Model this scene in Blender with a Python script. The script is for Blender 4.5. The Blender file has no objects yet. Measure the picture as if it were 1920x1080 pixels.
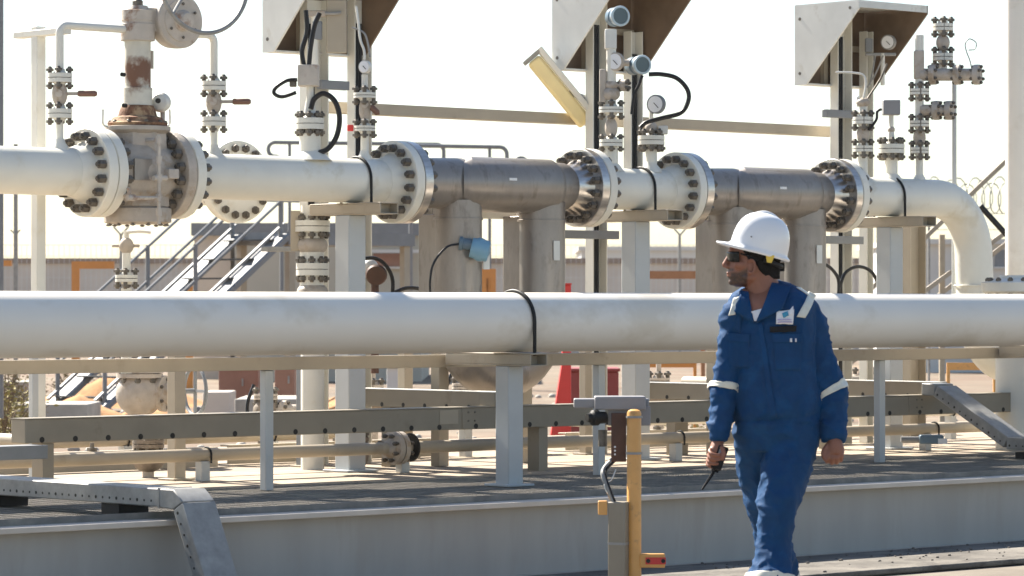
import bpy, bmesh, math, random
from mathutils import Vector, Matrix, noise
random.seed(7)
V = Vector
SC = bpy.context.scene
COL = SC.collection
rad = math.radians
TH = rad(48)
FPX = 6500.0                                   # focal length in photo pixels
HZ = 570.0                                     # horizon row
Fv = V((math.cos(TH), math.sin(TH), 0))        # view direction
Rv = V((math.sin(TH), -math.cos(TH), 0))       # to the right of the view
UP = V((0, 0, 1))
CAM = V((0, 0, 1.39)) - Fv * 18.9
DB = 1.84                                      # distance of the rear pipe line behind the front pipe
ZB = 2.12
DECK = 0.40

def ray(px, py): return Fv + Rv * ((px - 960) / FPX) + UP * ((HZ - py) / FPX)
def PD(px, py, d):                              # point on the vertical plane y = d
    r = ray(px, py); return CAM + r * ((d - CAM.y) / r.y)
def PZ(px, py, z):                              # point on the level plane z
    r = ray(px, py); return CAM + r * ((z - CAM.z) / r.z)
def PC(px, py, D):                              # point at camera depth D
    return CAM + ray(px, py) * D
def XS(px, d): return PD(px, 500, d).x
def ZS(py, px, d): return PD(px, py, d).z
def mpp(px, d): return (PD(px, HZ, d) - CAM).dot(Fv) / FPX   # metres per photo pixel

# ------------------------------------------------------------------ mesh builder
def basis(d):
    d = V(d).normalized()
    a = UP if abs(d.z) < .9 else V((1, 0, 0))
    x = a.cross(d).normalized(); y = d.cross(x).normalized()
    return x, y, d

class MB:
    def __init__(s): s.v = []; s.f = []
    def add(s, vs, fs):
        o = len(s.v); s.v += [V(v) for v in vs]; s.f += [tuple(i + o for i in f) for f in fs]; return s
    def obox(s, c, ax, ay, az, dx, dy, dz):
        c = V(c); vs = []
        for k in (-.5, .5):
            for j in (-.5, .5):
                for i in (-.5, .5): vs.append(c + V(ax) * i * dx + V(ay) * j * dy + V(az) * k * dz)
        return s.add(vs, [(0, 2, 3, 1), (4, 5, 7, 6), (0, 1, 5, 4), (2, 6, 7, 3), (0, 4, 6, 2), (1, 3, 7, 5)])
    def box(s, x0, x1, y0, y1, z0, z1):
        return s.obox(((x0 + x1) / 2, (y0 + y1) / 2, (z0 + z1) / 2), (1, 0, 0), (0, 1, 0), UP, x1 - x0, y1 - y0, z1 - z0)
    def beam(s, p, q, w, h, side=None):
        p = V(p); q = V(q); d = (q - p); L = d.length; d.normalize()
        if side is None: x, y, _ = basis(d)
        else: x = V(side).normalized(); y = d.cross(x).normalized()
        return s.obox((p + q) / 2, x, y, d, w, h, L)
    def lathe(s, p, d, prof, n=24):
        p = V(p); x, y, d = basis(d); vs = []; fs = []
        for t, r in prof:
            for i in range(n):
                a = 2 * math.pi * i / n; vs.append(p + d * t + (x * math.cos(a) + y * math.sin(a)) * max(r, 1e-4))
        for k in range(len(prof) - 1):
            for i in range(n):
                j = (i + 1) % n; fs.append((k * n + i, k * n + j, (k + 1) * n + j, (k + 1) * n + i))
        m = (len(prof) - 1) * n
        fs.append(tuple(range(n - 1, -1, -1))); fs.append(tuple(range(m, m + n)))
        return s.add(vs, fs)
    def cyl(s, p, q, r, n=16, r2=None):
        p = V(p); q = V(q); L = (q - p).length
        return s.lathe(p, q - p, [(0, r), (L, r if r2 is None else r2)], n)
    def tube(s, pts, r, n=10):
        pts = [V(p) for p in pts]; N = len(pts); rs = r if isinstance(r, (list, tuple)) else [r] * N
        vs = []; fs = []; px = None
        for k in range(N):
            t = (pts[min(k + 1, N - 1)] - pts[max(k - 1, 0)]).normalized()
            if px is None: px = basis(t)[0]
            px = (px - t * px.dot(t)).normalized(); py = t.cross(px)
            for i in range(n):
                a = 2 * math.pi * i / n; vs.append(pts[k] + (px * math.cos(a) + py * math.sin(a)) * rs[k])
        for k in range(N - 1):
            for i in range(n):
                j = (i + 1) % n; fs.append((k * n + i, k * n + j, (k + 1) * n + j, (k + 1) * n + i))
        fs.append(tuple(range(n - 1, -1, -1))); fs.append(tuple(range((N - 1) * n, N * n)))
        return s.add(vs, fs)
    def ball(s, c, r, n=14, m=9, ax=None):
        c = V(c); r = r if isinstance(r, (list, tuple)) else (r, r, r)
        X, Y, Z = ax or (V((1, 0, 0)), V((0, 1, 0)), UP)
        vs = [c - Z * r[2]]; fs = []
        for k in range(1, m):
            ph = -math.pi / 2 + math.pi * k / m
            for i in range(n):
                a = 2 * math.pi * i / n
                vs.append(c + X * r[0] * math.cos(ph) * math.cos(a) + Y * r[1] * math.cos(ph) * math.sin(a) + Z * r[2] * math.sin(ph))
        vs.append(c + Z * r[2]); T = len(vs) - 1
        for i in range(n): fs.append((0, 1 + (i + 1) % n, 1 + i)); fs.append((T, 1 + (m - 2) * n + i, 1 + (m - 2) * n + (i + 1) % n))
        for k in range(m - 2):
            for i in range(n):
                j = (i + 1) % n; fs.append((1 + k * n + i, 1 + k * n + j, 1 + (k + 1) * n + j, 1 + (k + 1) * n + i))
        return s.add(vs, fs)
    def prism(s, poly, vec):
        n = len(poly); poly = [V(p) for p in poly]; vec = V(vec)
        return s.add(poly + [p + vec for p in poly], [tuple(range(n)), tuple(range(2 * n - 1, n - 1, -1))] + [(i, i + n, (i + 1) % n + n, (i + 1) % n) for i in range(n)])
    def loft(s, rings, cap=True):
        n = len(rings[0]); vs = [V(p) for r in rings for p in r]; fs = []
        for k in range(len(rings) - 1):
            for i in range(n):
                j = (i + 1) % n; fs.append((k * n + i, k * n + j, (k + 1) * n + j, (k + 1) * n + i))
        if cap: fs.append(tuple(range(n - 1, -1, -1))); m = (len(rings) - 1) * n; fs.append(tuple(range(m, m + n)))
        return s.add(vs, fs)
    def grid(s, rows):                          # open sheet from rows of points
        n = len(rows[0]); vs = [V(p) for r in rows for p in r]
        return s.add(vs, [(k * n + i, k * n + i + 1, (k + 1) * n + i + 1, (k + 1) * n + i) for k in range(len(rows) - 1) for i in range(n - 1)])
    def mesh(s, name, org=V((0, 0, 0)), ang=38):
        me = bpy.data.meshes.new(name); me.from_pydata([v - org for v in s.v], [], s.f)
        bm = bmesh.new(); bm.from_mesh(me); bmesh.ops.recalc_face_normals(bm, faces=bm.faces); bm.to_mesh(me); bm.free()
        me.shade_smooth(); me.set_sharp_from_angle(angle=rad(ang)); return me
    def build(s, name, mat, parent=None, bevel=0, ang=38, org=None):
        root = parent
        while root is not None and root.parent is not None: root = root.parent
        o0 = V(root.location) if root is not None else (V(org) if org is not None else V((0, 0, 0)))
        ob = bpy.data.objects.new(name, s.mesh(name, o0, ang)); COL.objects.link(ob)
        ob.data.materials.append(mat)
        if parent is not None: ob.parent = parent
        else: ob.location = o0
        if bevel:
            b = ob.modifiers.new('Bevel', 'BEVEL'); b.width = bevel; b.segments = 2; b.limit_method = 'ANGLE'; b.angle_limit = rad(40)
        return ob

def tag(o, label, cat, group=None):
    o['label'] = label; o['category'] = cat
    if group: o['group'] = group
    return o
def T(name, label, cat, loc, group=None):
    o = bpy.data.objects.new(name, None); COL.objects.link(o); o.location = V(loc); o.empty_display_size = .1
    return tag(o, label, cat, group)
def struct(o, kind='structure'): o['kind'] = kind; return o
def clone(o, parent=None):
    c = o.copy(); COL.objects.link(c)
    if parent is not None: c.parent = parent; c.matrix_parent_inverse = o.matrix_parent_inverse.copy()
    for ch in [x for x in COL.objects if x.parent == o]: clone(ch, c)
    return c
def fillet(pts, R, n=8):
    pts = [V(p) for p in pts]; out = [pts[0]]
    for i in range(1, len(pts) - 1):
        a = (pts[i - 1] - pts[i]).normalized(); b = (pts[i + 1] - pts[i]).normalized()
        h = a.angle(b) / 2
        if h > 1.5: continue
        L = min(R / math.tan(h), .49 * min((pts[i - 1] - pts[i]).length, (pts[i + 1] - pts[i]).length)); R_ = L * math.tan(h); c = pts[i] + (a + b).normalized() * (R_ / math.sin(h))
        p0 = pts[i] + a * L - c; p1 = pts[i] + b * L - c; w = p0.angle(p1); ax = p0.cross(p1).normalized()
        for k in range(n + 1): out.append(c + Matrix.Rotation(w * k / n, 3, ax) @ p0)
    out.append(pts[-1]); return out
def curve(pts, n=8):                             # Catmull-Rom through points
    pts = [V(p) for p in pts]; P = [pts[0] * 2 - pts[1]] + pts + [pts[-1] * 2 - pts[-2]]; out = []
    for i in range(1, len(P) - 2):
        for k in range(n):
            t = k / n; a, b, c, d = P[i - 1:i + 3]
            out.append(.5 * ((2 * b) + (c - a) * t + (2 * a - 5 * b + 4 * c - d) * t * t + (3 * b - a - 3 * c + d) * t ** 3))
    out.append(pts[-1]); return out

# ------------------------------------------------------------------ materials
def mat(name, col, rough=.5, metal=0., var=.07, scale=5., bump=0., bscale=60., stain=None, samt=.5, sscale=3., spec=.5, zband=None, stretch=None, coat=0):
    m = bpy.data.materials.new(name); m.use_nodes = True; nt = m.node_tree; N = nt.nodes; L = nt.links
    b = N['Principled BSDF']; b.inputs['Roughness'].default_value = rough; b.inputs['Metallic'].default_value = metal
    b.inputs['Specular IOR Level'].default_value = spec
    if coat: b.inputs['Coat Weight'].default_value = coat; b.inputs['Coat Roughness'].default_value = .15
    tc = N.new('ShaderNodeTexCoord'); src = tc.outputs['Object']
    if stretch:
        mp = N.new('ShaderNodeMapping'); mp.inputs['Scale'].default_value = stretch; L.new(src, mp.inputs[0]); src = mp.outputs[0]
    def nz(sc, det=4, ro=.55):
        n = N.new('ShaderNodeTexNoise'); n.inputs['Scale'].default_value = sc; n.inputs['Detail'].default_value = det; n.inputs['Roughness'].default_value = ro
        L.new(src, n.inputs['Vector']); return n.outputs['Fac']
    mx = N.new('ShaderNodeMix'); mx.data_type = 'RGBA'
    A = tuple(min(1, c * (1 - var * 1.6)) for c in col) + (1,); B = tuple(min(1, c * (1 + var)) for c in col) + (1,)
    mr = N.new('ShaderNodeMapRange'); mr.inputs[1].default_value = .3; mr.inputs[2].default_value = .7
    L.new(nz(scale, 6, .6), mr.inputs[0]); L.new(mr.outputs[0], mx.inputs['Factor']); mx.inputs['A'].default_value = A; mx.inputs['B'].default_value = B
    out = mx.outputs['Result']
    if stain:
        m2 = N.new('ShaderNodeMix'); m2.data_type = 'RGBA'; r2 = N.new('ShaderNodeMapRange')
        r2.inputs[1].default_value = 1 - samt - .06; r2.inputs[2].default_value = 1 - samt + .06
        f = nz(sscale, 5, .65)
        if zband:
            sp = N.new('ShaderNodeSeparateXYZ'); L.new(tc.outputs['Object'], sp.inputs[0])
            q = N.new('ShaderNodeMapRange'); q.interpolation_type = 'SMOOTHSTEP'; q.inputs[1].default_value = 0; q.inputs[2].default_value = zband[1]; q.inputs[3].default_value = 1; q.inputs[4].default_value = 0
            sub = N.new('ShaderNodeMath'); sub.operation = 'SUBTRACT'; sub.inputs[1].default_value = zband[0]; ab = N.new('ShaderNodeMath'); ab.operation = 'ABSOLUTE'
            L.new(sp.outputs[2], sub.inputs[0]); L.new(sub.outputs[0], ab.inputs[0]); L.new(ab.outputs[0], q.inputs[0])
            mu = N.new('ShaderNodeMath'); mu.operation = 'MULTIPLY'; ad = N.new('ShaderNodeMath'); ad.operation = 'ADD'; ad.inputs[1].default_value = .13
            L.new(f, ad.inputs[0]); L.new(ad.outputs[0], mu.inputs[0]); L.new(q.outputs[0], mu.inputs[1]); f = mu.outputs[0]
        L.new(f, r2.inputs[0]); L.new(r2.outputs[0], m2.inputs['Factor']); L.new(out, m2.inputs['A']); m2.inputs['B'].default_value = tuple(stain) + (1,); out = m2.outputs['Result']
    L.new(out, b.inputs['Base Color'])
    if bump:
        bp = N.new('ShaderNodeBump'); bp.inputs['Strength'].default_value = bump; bp.inputs['Distance'].default_value = .01
        L.new(nz(bscale, 3), bp.inputs['Height']); L.new(bp.outputs[0], b.inputs['Normal'])
    return m

m_white = mat('white_pipe_paint', (.80, .745, .655), .48, var=.03, scale=2, stain=(.70, .635, .53), samt=.41, sscale=2.2, stretch=(.7, 1, 1), coat=.05)
m_cream = mat('cream_paint', (.70, .68, .605), .42, var=.05, scale=3, stain=(.62, .58, .48), samt=.36, sscale=5, bump=.03)
m_cast = mat('cast_valve_paint', (.44, .385, .325), .6, var=.14, scale=9, stain=(.33, .25, .17), samt=.40, sscale=7, bump=.25, bscale=45)
m_rusty = mat('rusting_valve_paint', (.50, .45, .39), .65, var=.12, scale=8, stain=(.22, .11, .06), samt=.40, sscale=6, bump=.3, bscale=50)
m_rust = mat('rust', (.20, .095, .05), .85, var=.35, scale=14, stain=(.40, .27, .15), samt=.44, sscale=9, bump=.4)
m_beige = mat('beige_steel_paint', (.38, .325, .245), .5, var=.06, scale=4, stain=(.31, .26, .19), samt=.35, sscale=5)
m_tray = mat('beige_cable_tray', (.255, .22, .165), .5, var=.06, scale=5, stain=(.215, .18, .13), samt=.34, sscale=6)
m_post = mat('grey_post_paint', (.45, .465, .46), .45, var=.05, scale=4, stain=(.42, .40, .34), samt=.33, sscale=6)
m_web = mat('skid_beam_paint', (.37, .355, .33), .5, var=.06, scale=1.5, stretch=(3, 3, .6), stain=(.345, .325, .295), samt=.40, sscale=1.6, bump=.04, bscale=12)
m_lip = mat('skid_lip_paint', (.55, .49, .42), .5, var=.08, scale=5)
m_galv = mat('galvanised_steel', (.29, .285, .27), .48, .2, var=.14, scale=16)
m_grate = mat('grating_steel', (.225, .205, .18), .65, .15, var=.2, scale=8, stain=(.30, .27, .22), samt=.4, sscale=2)
m_meter = mat('brushed_grey_steel', (.30, .268, .238), .38, .45, var=.10, scale=4, stretch=(3, 3, 1), stain=(.225, .195, .17), samt=.40, sscale=4, bump=.08, bscale=12)
m_shiny = mat('bare_machined_steel', (.60, .56, .52), .28, .85, var=.12, scale=10, stretch=(1, 5, 5))
m_bolt = mat('dark_stud_steel', (.16, .14, .115), .5, .5, var=.3, scale=20)
m_black = mat('black_rubber', (.010, .010, .010), .5, var=.2, spec=.3)
m_hose = mat('black_conduit', (.014, .014, .015), .42, var=.2, spec=.3)
m_dark = mat('dark_recess', (.02, .018, .016), .8)
m_hood = mat('hood_sheet_metal', (.66, .65, .60), .45, .15, var=.06, scale=4, stain=(.5, .46, .38), samt=.34, sscale=6)
m_hoodin = mat('hood_shaded_inside', (.17, .115, .075), .7, var=.15, scale=5)  # dark brown of the unlit hood interior, put into the colour
m_blue = mat('blue_transmitter_paint', (.11, .17, .22), .35, var=.08)
m_teal = mat('light_blue_housing', (.19, .37, .50), .4, var=.08)
m_ring = mat('housing_bezel', (.42, .50, .54), .35, .3)
m_glass = mat('dark_glass', (.05, .08, .10), .12)
m_dial = mat('gauge_dial', (.80, .80, .80), .5, var=.02)
m_yellow = mat('yellow_post_paint', (.68, .35, .10), .45, var=.07, scale=7, stain=(.36, .20, .08), samt=.37, sscale=9, bump=.06)
m_lamp = mat('amber_lamp_cover', (.80, .66, .34), .35, var=.06)
m_red = mat('red_paint', (.62, .035, .03), .45, var=.06)
m_dred = mat('dark_red_paint', (.25, .03, .025), .5, var=.1)
m_orange = mat('orange_pipe_paint', (.66, .26, .05), .5, var=.08)
m_brownpl = mat('brown_backing_plate', (.085, .036, .02), .6, var=.2, scale=9)
m_terra = mat('brown_cabinet_paint', (.30, .15, .10), .6, var=.1)
m_grey = mat('grey_box_paint', (.25, .245, .25), .45, var=.06)
m_fascia = mat('dark_grey_fascia', (.20, .21, .22), .6, var=.08)
m_wall = mat('far_wall_render', (.62, .54, .46), .8, var=.1, scale=.6)  # lightened colour stands in for haze and overexposure at distance
m_wallb = mat('far_wall_coping', (.30, .22, .17), .8, var=.1, scale=.6)
m_pale = mat('pale_cladding', (.62, .61, .58), .7, var=.06, scale=.6)
m_asph = mat('rough_grey_apron', (.15, .135, .115), .95, var=.35, scale=2.5, bump=.8, bscale=25, stain=(.08, .07, .06), samt=.42, sscale=6)  # shade lying over the apron is put into this dark albedo
m_grime = mat('grimy_valve_body', (.22, .18, .14), .7, var=.3, scale=12, bump=.3)
m_conc = mat('concrete', (.42, .39, .34), .85, var=.15, scale=3, bump=.3, bscale=40)
m_wood = mat('lever_grip', (.21, .105, .07), .6, var=.15)
m_whiteplain = mat('white_plastic', (.76, .76, .76), .35, var=.02)
# ------------------------------------------------------------------ setting
X0, X1 = -8.0, 12.0
# ground
def ground_mat():
    m = mat('dry_sandy_ground', (.19, .16, .125), .95, var=.25, scale=.6, bump=.6, bscale=14, stain=(.13, .105, .08), samt=.45, sscale=.5)
    return m
b = MB(); b.grid([[(x, y, 0) for x in (-2500, -60, 0, 60, 2500)] for y in (-2500, -60, 0, 60, 2500)])
g = b.build('ground', ground_mat()); struct(g)
b = MB(); b.grid([[(x, y, .004) for x in (-2400, -60, 0, 60, 2400)] for y in (5.6, 30, 80, 2400)])
g = b.build('sandy_yard', mat('dry_sandy_yard', (.18, .138, .095), .95, var=.25, scale=.5, bump=.5, bscale=9, stain=(.15, .095, .06), samt=.47, sscale=.6)); struct(g)
# concrete apron in front of the skid, with gravel strewn on it
b = MB(); b.box(X0, X1, -2.15, -1.24, 0.004, .035)
g = b.build('concrete_apron', m_asph, bevel=.01); struct(g)
b = MB(); rr = random.Random(3)
for i in range(260):
    x = rr.uniform(0, 5.5); y = rr.choice([rr.uniform(-1.62, -1.26), rr.uniform(-2.1, -1.26)]); s = rr.uniform(.003, .010)
    b.ball((x, y, .035 + s * .4), (s * rr.uniform(.8, 1.6), s, s * .7), 6, 4)
g = b.build('gravel', mat('loose_gravel', (.15, .13, .11), .9, var=.3, scale=30)); struct(g, 'stuff')

# deck of the skid: bar grating in front, plate behind
b = MB()
y = -1.04
while y < .86: b.box(X0, X1, y, y + .005, .362, .396); y += .034
x = -5.0
while x < 7.5: b.box(x, x + .007, -1.045, .86, .388, .3975); x += .10
g = tag(b.build('deck_grating', m_grate), 'open steel bar grating floor along the front of the skid', 'grating')
b = MB(); b.box(X0, X1, .86, 5.2, .37, .398)
m_plate = mat('dusty_deck_plate', (.34, .275, .20), .8, .0, var=.2, scale=2.2, stretch=(1, 2.5, 1), bump=.35, bscale=30, stain=(.25, .20, .15), samt=.42, sscale=1.6)
g = tag(b.build('deck_plate', m_plate), 'sunlit dusty floor plate behind the grating on the skid', 'floor plate')
b = MB()
for k in range(5): b.box(X0, X1, .95 + k * .9, .96 + k * .9, .398, .401)
b.build('rib', m_plate, g)
# skid main beam
sk = T('skid_beam', 'long grey steel I beam forming the front edge of the skid', 'steel beam', (0, -1.1, 0))
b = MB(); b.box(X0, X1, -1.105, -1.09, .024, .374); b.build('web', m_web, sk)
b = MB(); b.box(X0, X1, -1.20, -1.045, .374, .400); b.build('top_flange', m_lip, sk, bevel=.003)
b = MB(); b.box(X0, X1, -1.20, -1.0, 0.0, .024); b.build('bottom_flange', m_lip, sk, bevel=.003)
# toe strip on the flange
b = MB()
b.box(X0, X1, -1.058, -1.046, .4005, .43)
b.build('toe_strip', m_grate, sk)

# ------------------------------------------------------------------ front pipe
fp = T('front_pipe', 'thick white pipe running straight across in front of everything else', 'pipe', (0, 0, 1.29))
b = MB(); b.cyl((-8, 0, 1.29), (12, 0, 1.29), .1625, 64); b.build('pipe_barrel', m_white, fp)
def ubolt(parent, x, y, z, r, t, low):
    pts = [(x, y - r, low)] + [(x, y - r * math.cos(a), z + r * math.sin(a)) for a in [math.pi * k / 20 for k in range(21)]] + [(x, y + r, low)]
    MB().tube(pts, t, 10).build('pipe_clamp', m_black, parent)
ubolt(fp, XS(955, 0) + .03, 0, 1.29, .172, .0105, 1.11)
ubolt(fp, XS(1990, 0), 0, 1.29, .172, .0105, 1.11)
def tee_post(name, label, px, d, ztop, w, tw, y0, y1, off=0, th=.07, group=None, dx=.0, mt=None):
    x = XS(px, d); t = T(name, label, 'pipe support', (x, d, DECK), group)
    MB().box(x - w / 2, x + w / 2, d - w / 2, d + w / 2, .398, ztop - th).build('post', mt or m_post, t, bevel=.006)
    b = MB(); z0, z1 = ztop - th, ztop; a, c = x - tw / 2 + dx, x + tw / 2 + dx; k = .008
    b.box(a, c, y0, y1, z1 - k, z1); b.box(a, c, y0, y1, z0 + .0005, z0 + k); b.box(a, a + k, y0, y1, z0 + k, z1 - k); b.box(c - k, c, y0, y1, z0 + k, z1 - k); b.box(a + k, c - k, y0 + .07, y0 + .076, z0 + k, z1 - k)  # inner plate added to stop light passing through the open tube
    b.build('cross_head', m_beige if mt is None else mt, t, bevel=.003)
    b = MB(); b.box(x - w * .9, x + w * .9, d - w * .9, d + w * .9, .399, .412); b.build('base_plate', mt or m_post, t, bevel=.003)
    return t
tee_post('pipe_support', 'grey tee shaped post carrying the front white pipe at its black strap', 955, 0, 1.124, .108, .125, -.24, .46)
tee_post('pipe_support', 'post carrying the front white pipe at the right edge of the photo', 1990, 0, 1.124, .108, .125, -.24, .46)

# low rail frame behind the front pipe
rf = T('rail_frame', 'beige channel rail on thin grey posts just behind the front pipe', 'rail', (0, .53, DECK))
zr = ZS(682, 500, .53)
b = MB(); b.box(X0, X1, .50, .508, zr - .034, zr + .036); b.box(X0, X1, .508, .56, zr + .028, zr + .036); b.box(X0, X1, .508, .56, zr - .034, zr - .026); b.build('top_rail', m_beige, rf, bevel=.002)
for px in (501, 1124, 1650, 2110):
    x = XS(px, .53)
    MB().box(x - .027, x + .027, .509, .559, .398, zr - .035).build('post', m_post, rf, bevel=.004)

# ------------------------------------------------------------------ cable trays
def boxed_tray(t, p0, p1, w, h, mt, holes, hz, hr, nm='trunking', side=None, flip=1):
    """closed trunking between two floor-level points p0,p1 with round holes (dark plugs) low on the visible side"""
    p0 = V(p0); p1 = V(p1); d = (p1 - p0); L = d.length; d.normalize(); sd = V(side).normalized()
    up = sd.cross(d); up = up if up.z > 0 else -up
    c = (p0 + p1) / 2 + up * h / 2
    o = MB().obox(c, d, sd, up, L, w, h).build(nm, mt, t, bevel=.004)
    if holes:
        n = int(L / holes)
        for k in range(n):
            q = p0 + d * (holes * (k + .5)) - sd * w / 2 * flip + up * hz
            MB().cyl(q - sd * flip * .0015, q + sd * flip * .006, hr, 14).build('hole', m_dark, o)
    return o
DT = 1.2
ta = T('cable_tray', 'long beige cable trunking with round holes lying low behind the grating', 'cable tray', (0, DT, .66))
xL = XS(47, DT - .065); zt = ZS(787, 47, DT - .065); zb = ZS(832, 47, DT - .065)
print('tray', xL, zt, zb)
hh = zt - zb
xm = XS(866, DT - .065)
lid = m_tray
o = boxed_tray(ta, (xL, DT, zb), (xm, DT, zb), .13, hh, m_tray, .212, .018, .0155, side=(0, 1, 0))
o = boxed_tray(ta, (xm + .003, DT, zb), (XS(1690, DT), DT, zb), .13, hh, m_tray, .212, .018, .0155, side=(0, 1, 0))
o = boxed_tray(ta, (XS(1690, DT) + .003, DT, zb), (X1, DT, zb), .13, hh, m_tray, .212, .018, .0155, side=(0, 1, 0))
b = MB(); b.box(xL - .004, xm - .002, DT - .068, DT + .068, zt + .0005, zt + .006); b.box(xm + .002, X1, DT - .068, DT + .068, zt + .0005, zt + .006); b.build('cover', m_tray, ta)
b = MB()
for i in (0, 1):
    for j in (0, 1):
        for x in (xm + .05, XS(1705, DT)): b.cyl((x + .05 * i, DT - .069, zb + .05 + .05 * j), (x + .05 * i, DT - .06, zb + .05 + .05 * j), .006, 8)
b.build('rivets', m_bolt, ta)
b = MB(); b.box(xm - .17, xm - .03, DT - .0675, DT - .0655, zb + .035, zt - .01); b.build('joint_plate', m_beige, ta)
def branch(px_join, y1, lab, px_end):
    x = XS(px_join, DT)
    t = T('branch_tray', lab, 'cable tray', (x, DT + .07, zb), 'branch cable trays')
    z = zb + .105
    boxed_tray(t, (x, DT + .07, z), (x, y1, z), .13, .105, m_tray, .2, .016, .0135, side=(-1, 0, 0), flip=-1)
    MB().box(x - .068, x + .068, DT - .06, y1, z + .1055, z + .110).build('cover', m_hood, t)  # sunlit top edge put into a paler cover colour
    MB().box(x - .066, x + .066, DT - .064, DT + .0695, zt + .0065, z + .105).build('end_box', m_tray, t, bevel=.003)
    MB().box(x - .06, x + .06, DT + .9, DT + .98, DECK, z - .001).build('foot', m_tray, t)
    return t
branch(930, DT + 1.25, 'holed branch trunking joining the long tray left of the grey post', 670)
branch(1465, DT + 1.3, 'branch trunking joining the long tray behind the walking man', 1205)
branch(1750, DT + 1.1, 'branch trunking meeting the long tray beside the slanting galvanised tray', 1580)
# pale pipe runs and cross members further back on the deck
def deck_run(d, z, r, px0, px1, label, mt, cap=True):
    x0, x1 = XS(px0, d), XS(px1, d); t = T('deck_pipe', label, 'pipe', ((x0 + x1) / 2, d, z), 'low pipes at the back of the deck')
    MB().tube(fillet([(x0, d + .8, z), (x0, d, z), (x1, d, z), (x1, d, DECK)], r * 2.2), r, 18).build('pipe_barrel', mt, t)
    n = max(2, int((x1 - x0) / 1.1))
    for i in range(n):
        x = x0 + (x1 - x0) * (i + .5) / n; MB().box(x - .03, x + .03, d - .03, d + .03, .398, z - r + .003).build('stub_post', m_post, t)
        MB().tube([(x, d + (r + .006) * math.cos(a), z + (r + .006) * math.sin(a)) for a in [2 * math.pi * k / 20 for k in range(21)]], .006, 6).build('clamp', m_black, t)
    return t
deck_run(2.9, .64, .055, 430, 1010, 'pale low pipe behind the long tray left of the first meter bottom', m_cream)
deck_run(3.3, .56, .04, 90, 640, 'thin low pipe on the deck behind the drain valve', m_beige)
deck_run(2.7, .62, .05, 1120, 1900, 'pale low pipe behind the long tray right of the yellow post', m_cream)
deck_run(3.6, .80, .05, 1430, 1720, 'upper beige pipe behind the right branch trays', m_beige)
for px, d, lab in ((640, 3.0, 'low beige cross channel on the deck behind the left tee post'), (1240, 3.1, 'low beige cross channel on the deck behind the middle tee post'), (180, 2.8, 'low beige cross channel on the deck behind the left end of the long tray')):
    x = XS(px, d); t = T('cross_channel', lab, 'beam', (x, d, .4)); b = MB(); b.box(x - .9, x + .9, d, d + .01, .402, .52); b.box(x - .9, x + .9, d + .01, d + .08, .51, .52); b.build('channel', m_beige, t, bevel=.002)
    for s in (-.6, 0, .6): MB().lathe((x + s, d + .04, .52), UP, [(0, .03), (.02, .03), (.021, .014), (.05, .012)], 6).build('anchor_bolt', m_bolt, t)
# block under the left end of the tray
b = MB(); b.box(XS(0, 1.0) - .15, XS(86, 1.0), .98, 1.12, zb - .075, zb - .003); tag(b.build('tray_bracket', m_fascia, bevel=.004), 'dark bracket block under the left end of the long beige tray', 'bracket')
for px in (70, 1000): MB().box(XS(px, DT), XS(px, DT) + .07, DT - .05, DT + .05, .398, zb - .002).build('foot', m_tray, ta)

def perforated(t, p0, p1, w, h, nm='trunking'):
    p0 = V(p0); p1 = V(p1); d = (p1 - p0).normalized(); L = (p1 - p0).length; sx = V((1, 0, 0)); up = sx.cross(d); up = up if up.z > 0 else -up
    if abs(up.z) < .05: up = V((0, -1, 0))
    o = MB().obox((p0 + p1) / 2, d, sx, up, L, w, h).build(nm, m_galv, t, bevel=.006)
    if nm == 'head': return o
    n = int(L / .055)
    for k in range(n):
        q = p0 + d * (.055 * (k + .5)) - sx * w / 2 - up * h * .18
        MB().cyl(q - sx * .001, q + sx * .004, .006 if k % 3 else .008, 8).build('hole', m_dark, o)
    return o
# left galvanised tray: along the deck toward the viewer and down over the edge
xg = XS(345, -1.2); gw = .185
tg = T('galvanised_tray', 'galvanised perforated tray bending down over the skid edge near the left', 'cable tray', (xg, -1.2, 0))
zt2 = .50
perforated(tg, (xg, .55, zt2), (xg, -1.13, zt2), gw, .085)
b = MB(); prof = [(-1.129, zt2 + .0425), (-1.24, zt2 + .0425), (-1.315, zt2 - .012), (-1.235, zt2 - .05), (-1.129, zt2 - .0425)]
b.prism([(xg - gw / 2, y, z) for y, z in prof], (gw, 0, 0)); b.build('bend', m_galv, tg, bevel=.006)
perforated(tg, (xg, -1.277, zt2 - .032), (xg, -1.50, .03), gw, .085, 'drop')
b = MB(); b.box(xg - gw / 2 - .002, xg + gw / 2 + .002, -1.135, -1.125, zt2 - .046, zt2 + .0455); b.build('coupler', m_galv, tg)
for y in (-.8, .2): MB().box(xg - .08, xg + .09, y, y + .14, .40, zt2 - .043).build('foot', m_dark, tg)
xg = XS(1757, 1.06); zz = ZS(735, 1757, 1.06)
th2 = T('galvanised_tray', 'galvanised perforated tray slanting down to the deck at the right side', 'cable tray', (xg, .5, DECK))
dE = .40; zE = .50
perforated(th2, (xg, 1.115, zz + .02), (xg, 1.0, zz + .015), gw, .08, 'head')
perforated(th2, (xg, .995, zz + .01), (xg, dE, zE), gw, .08)
perforated(th2, (xg, dE - .005, zE - .005), (xg, -.9, zE - .02), gw, .08, 'foot_run')
for y in (.25, -.6): MB().box(xg - .08, xg + .08, y, y + .08, .399, zE - .06).build('foot', m_dark, th2)

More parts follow.
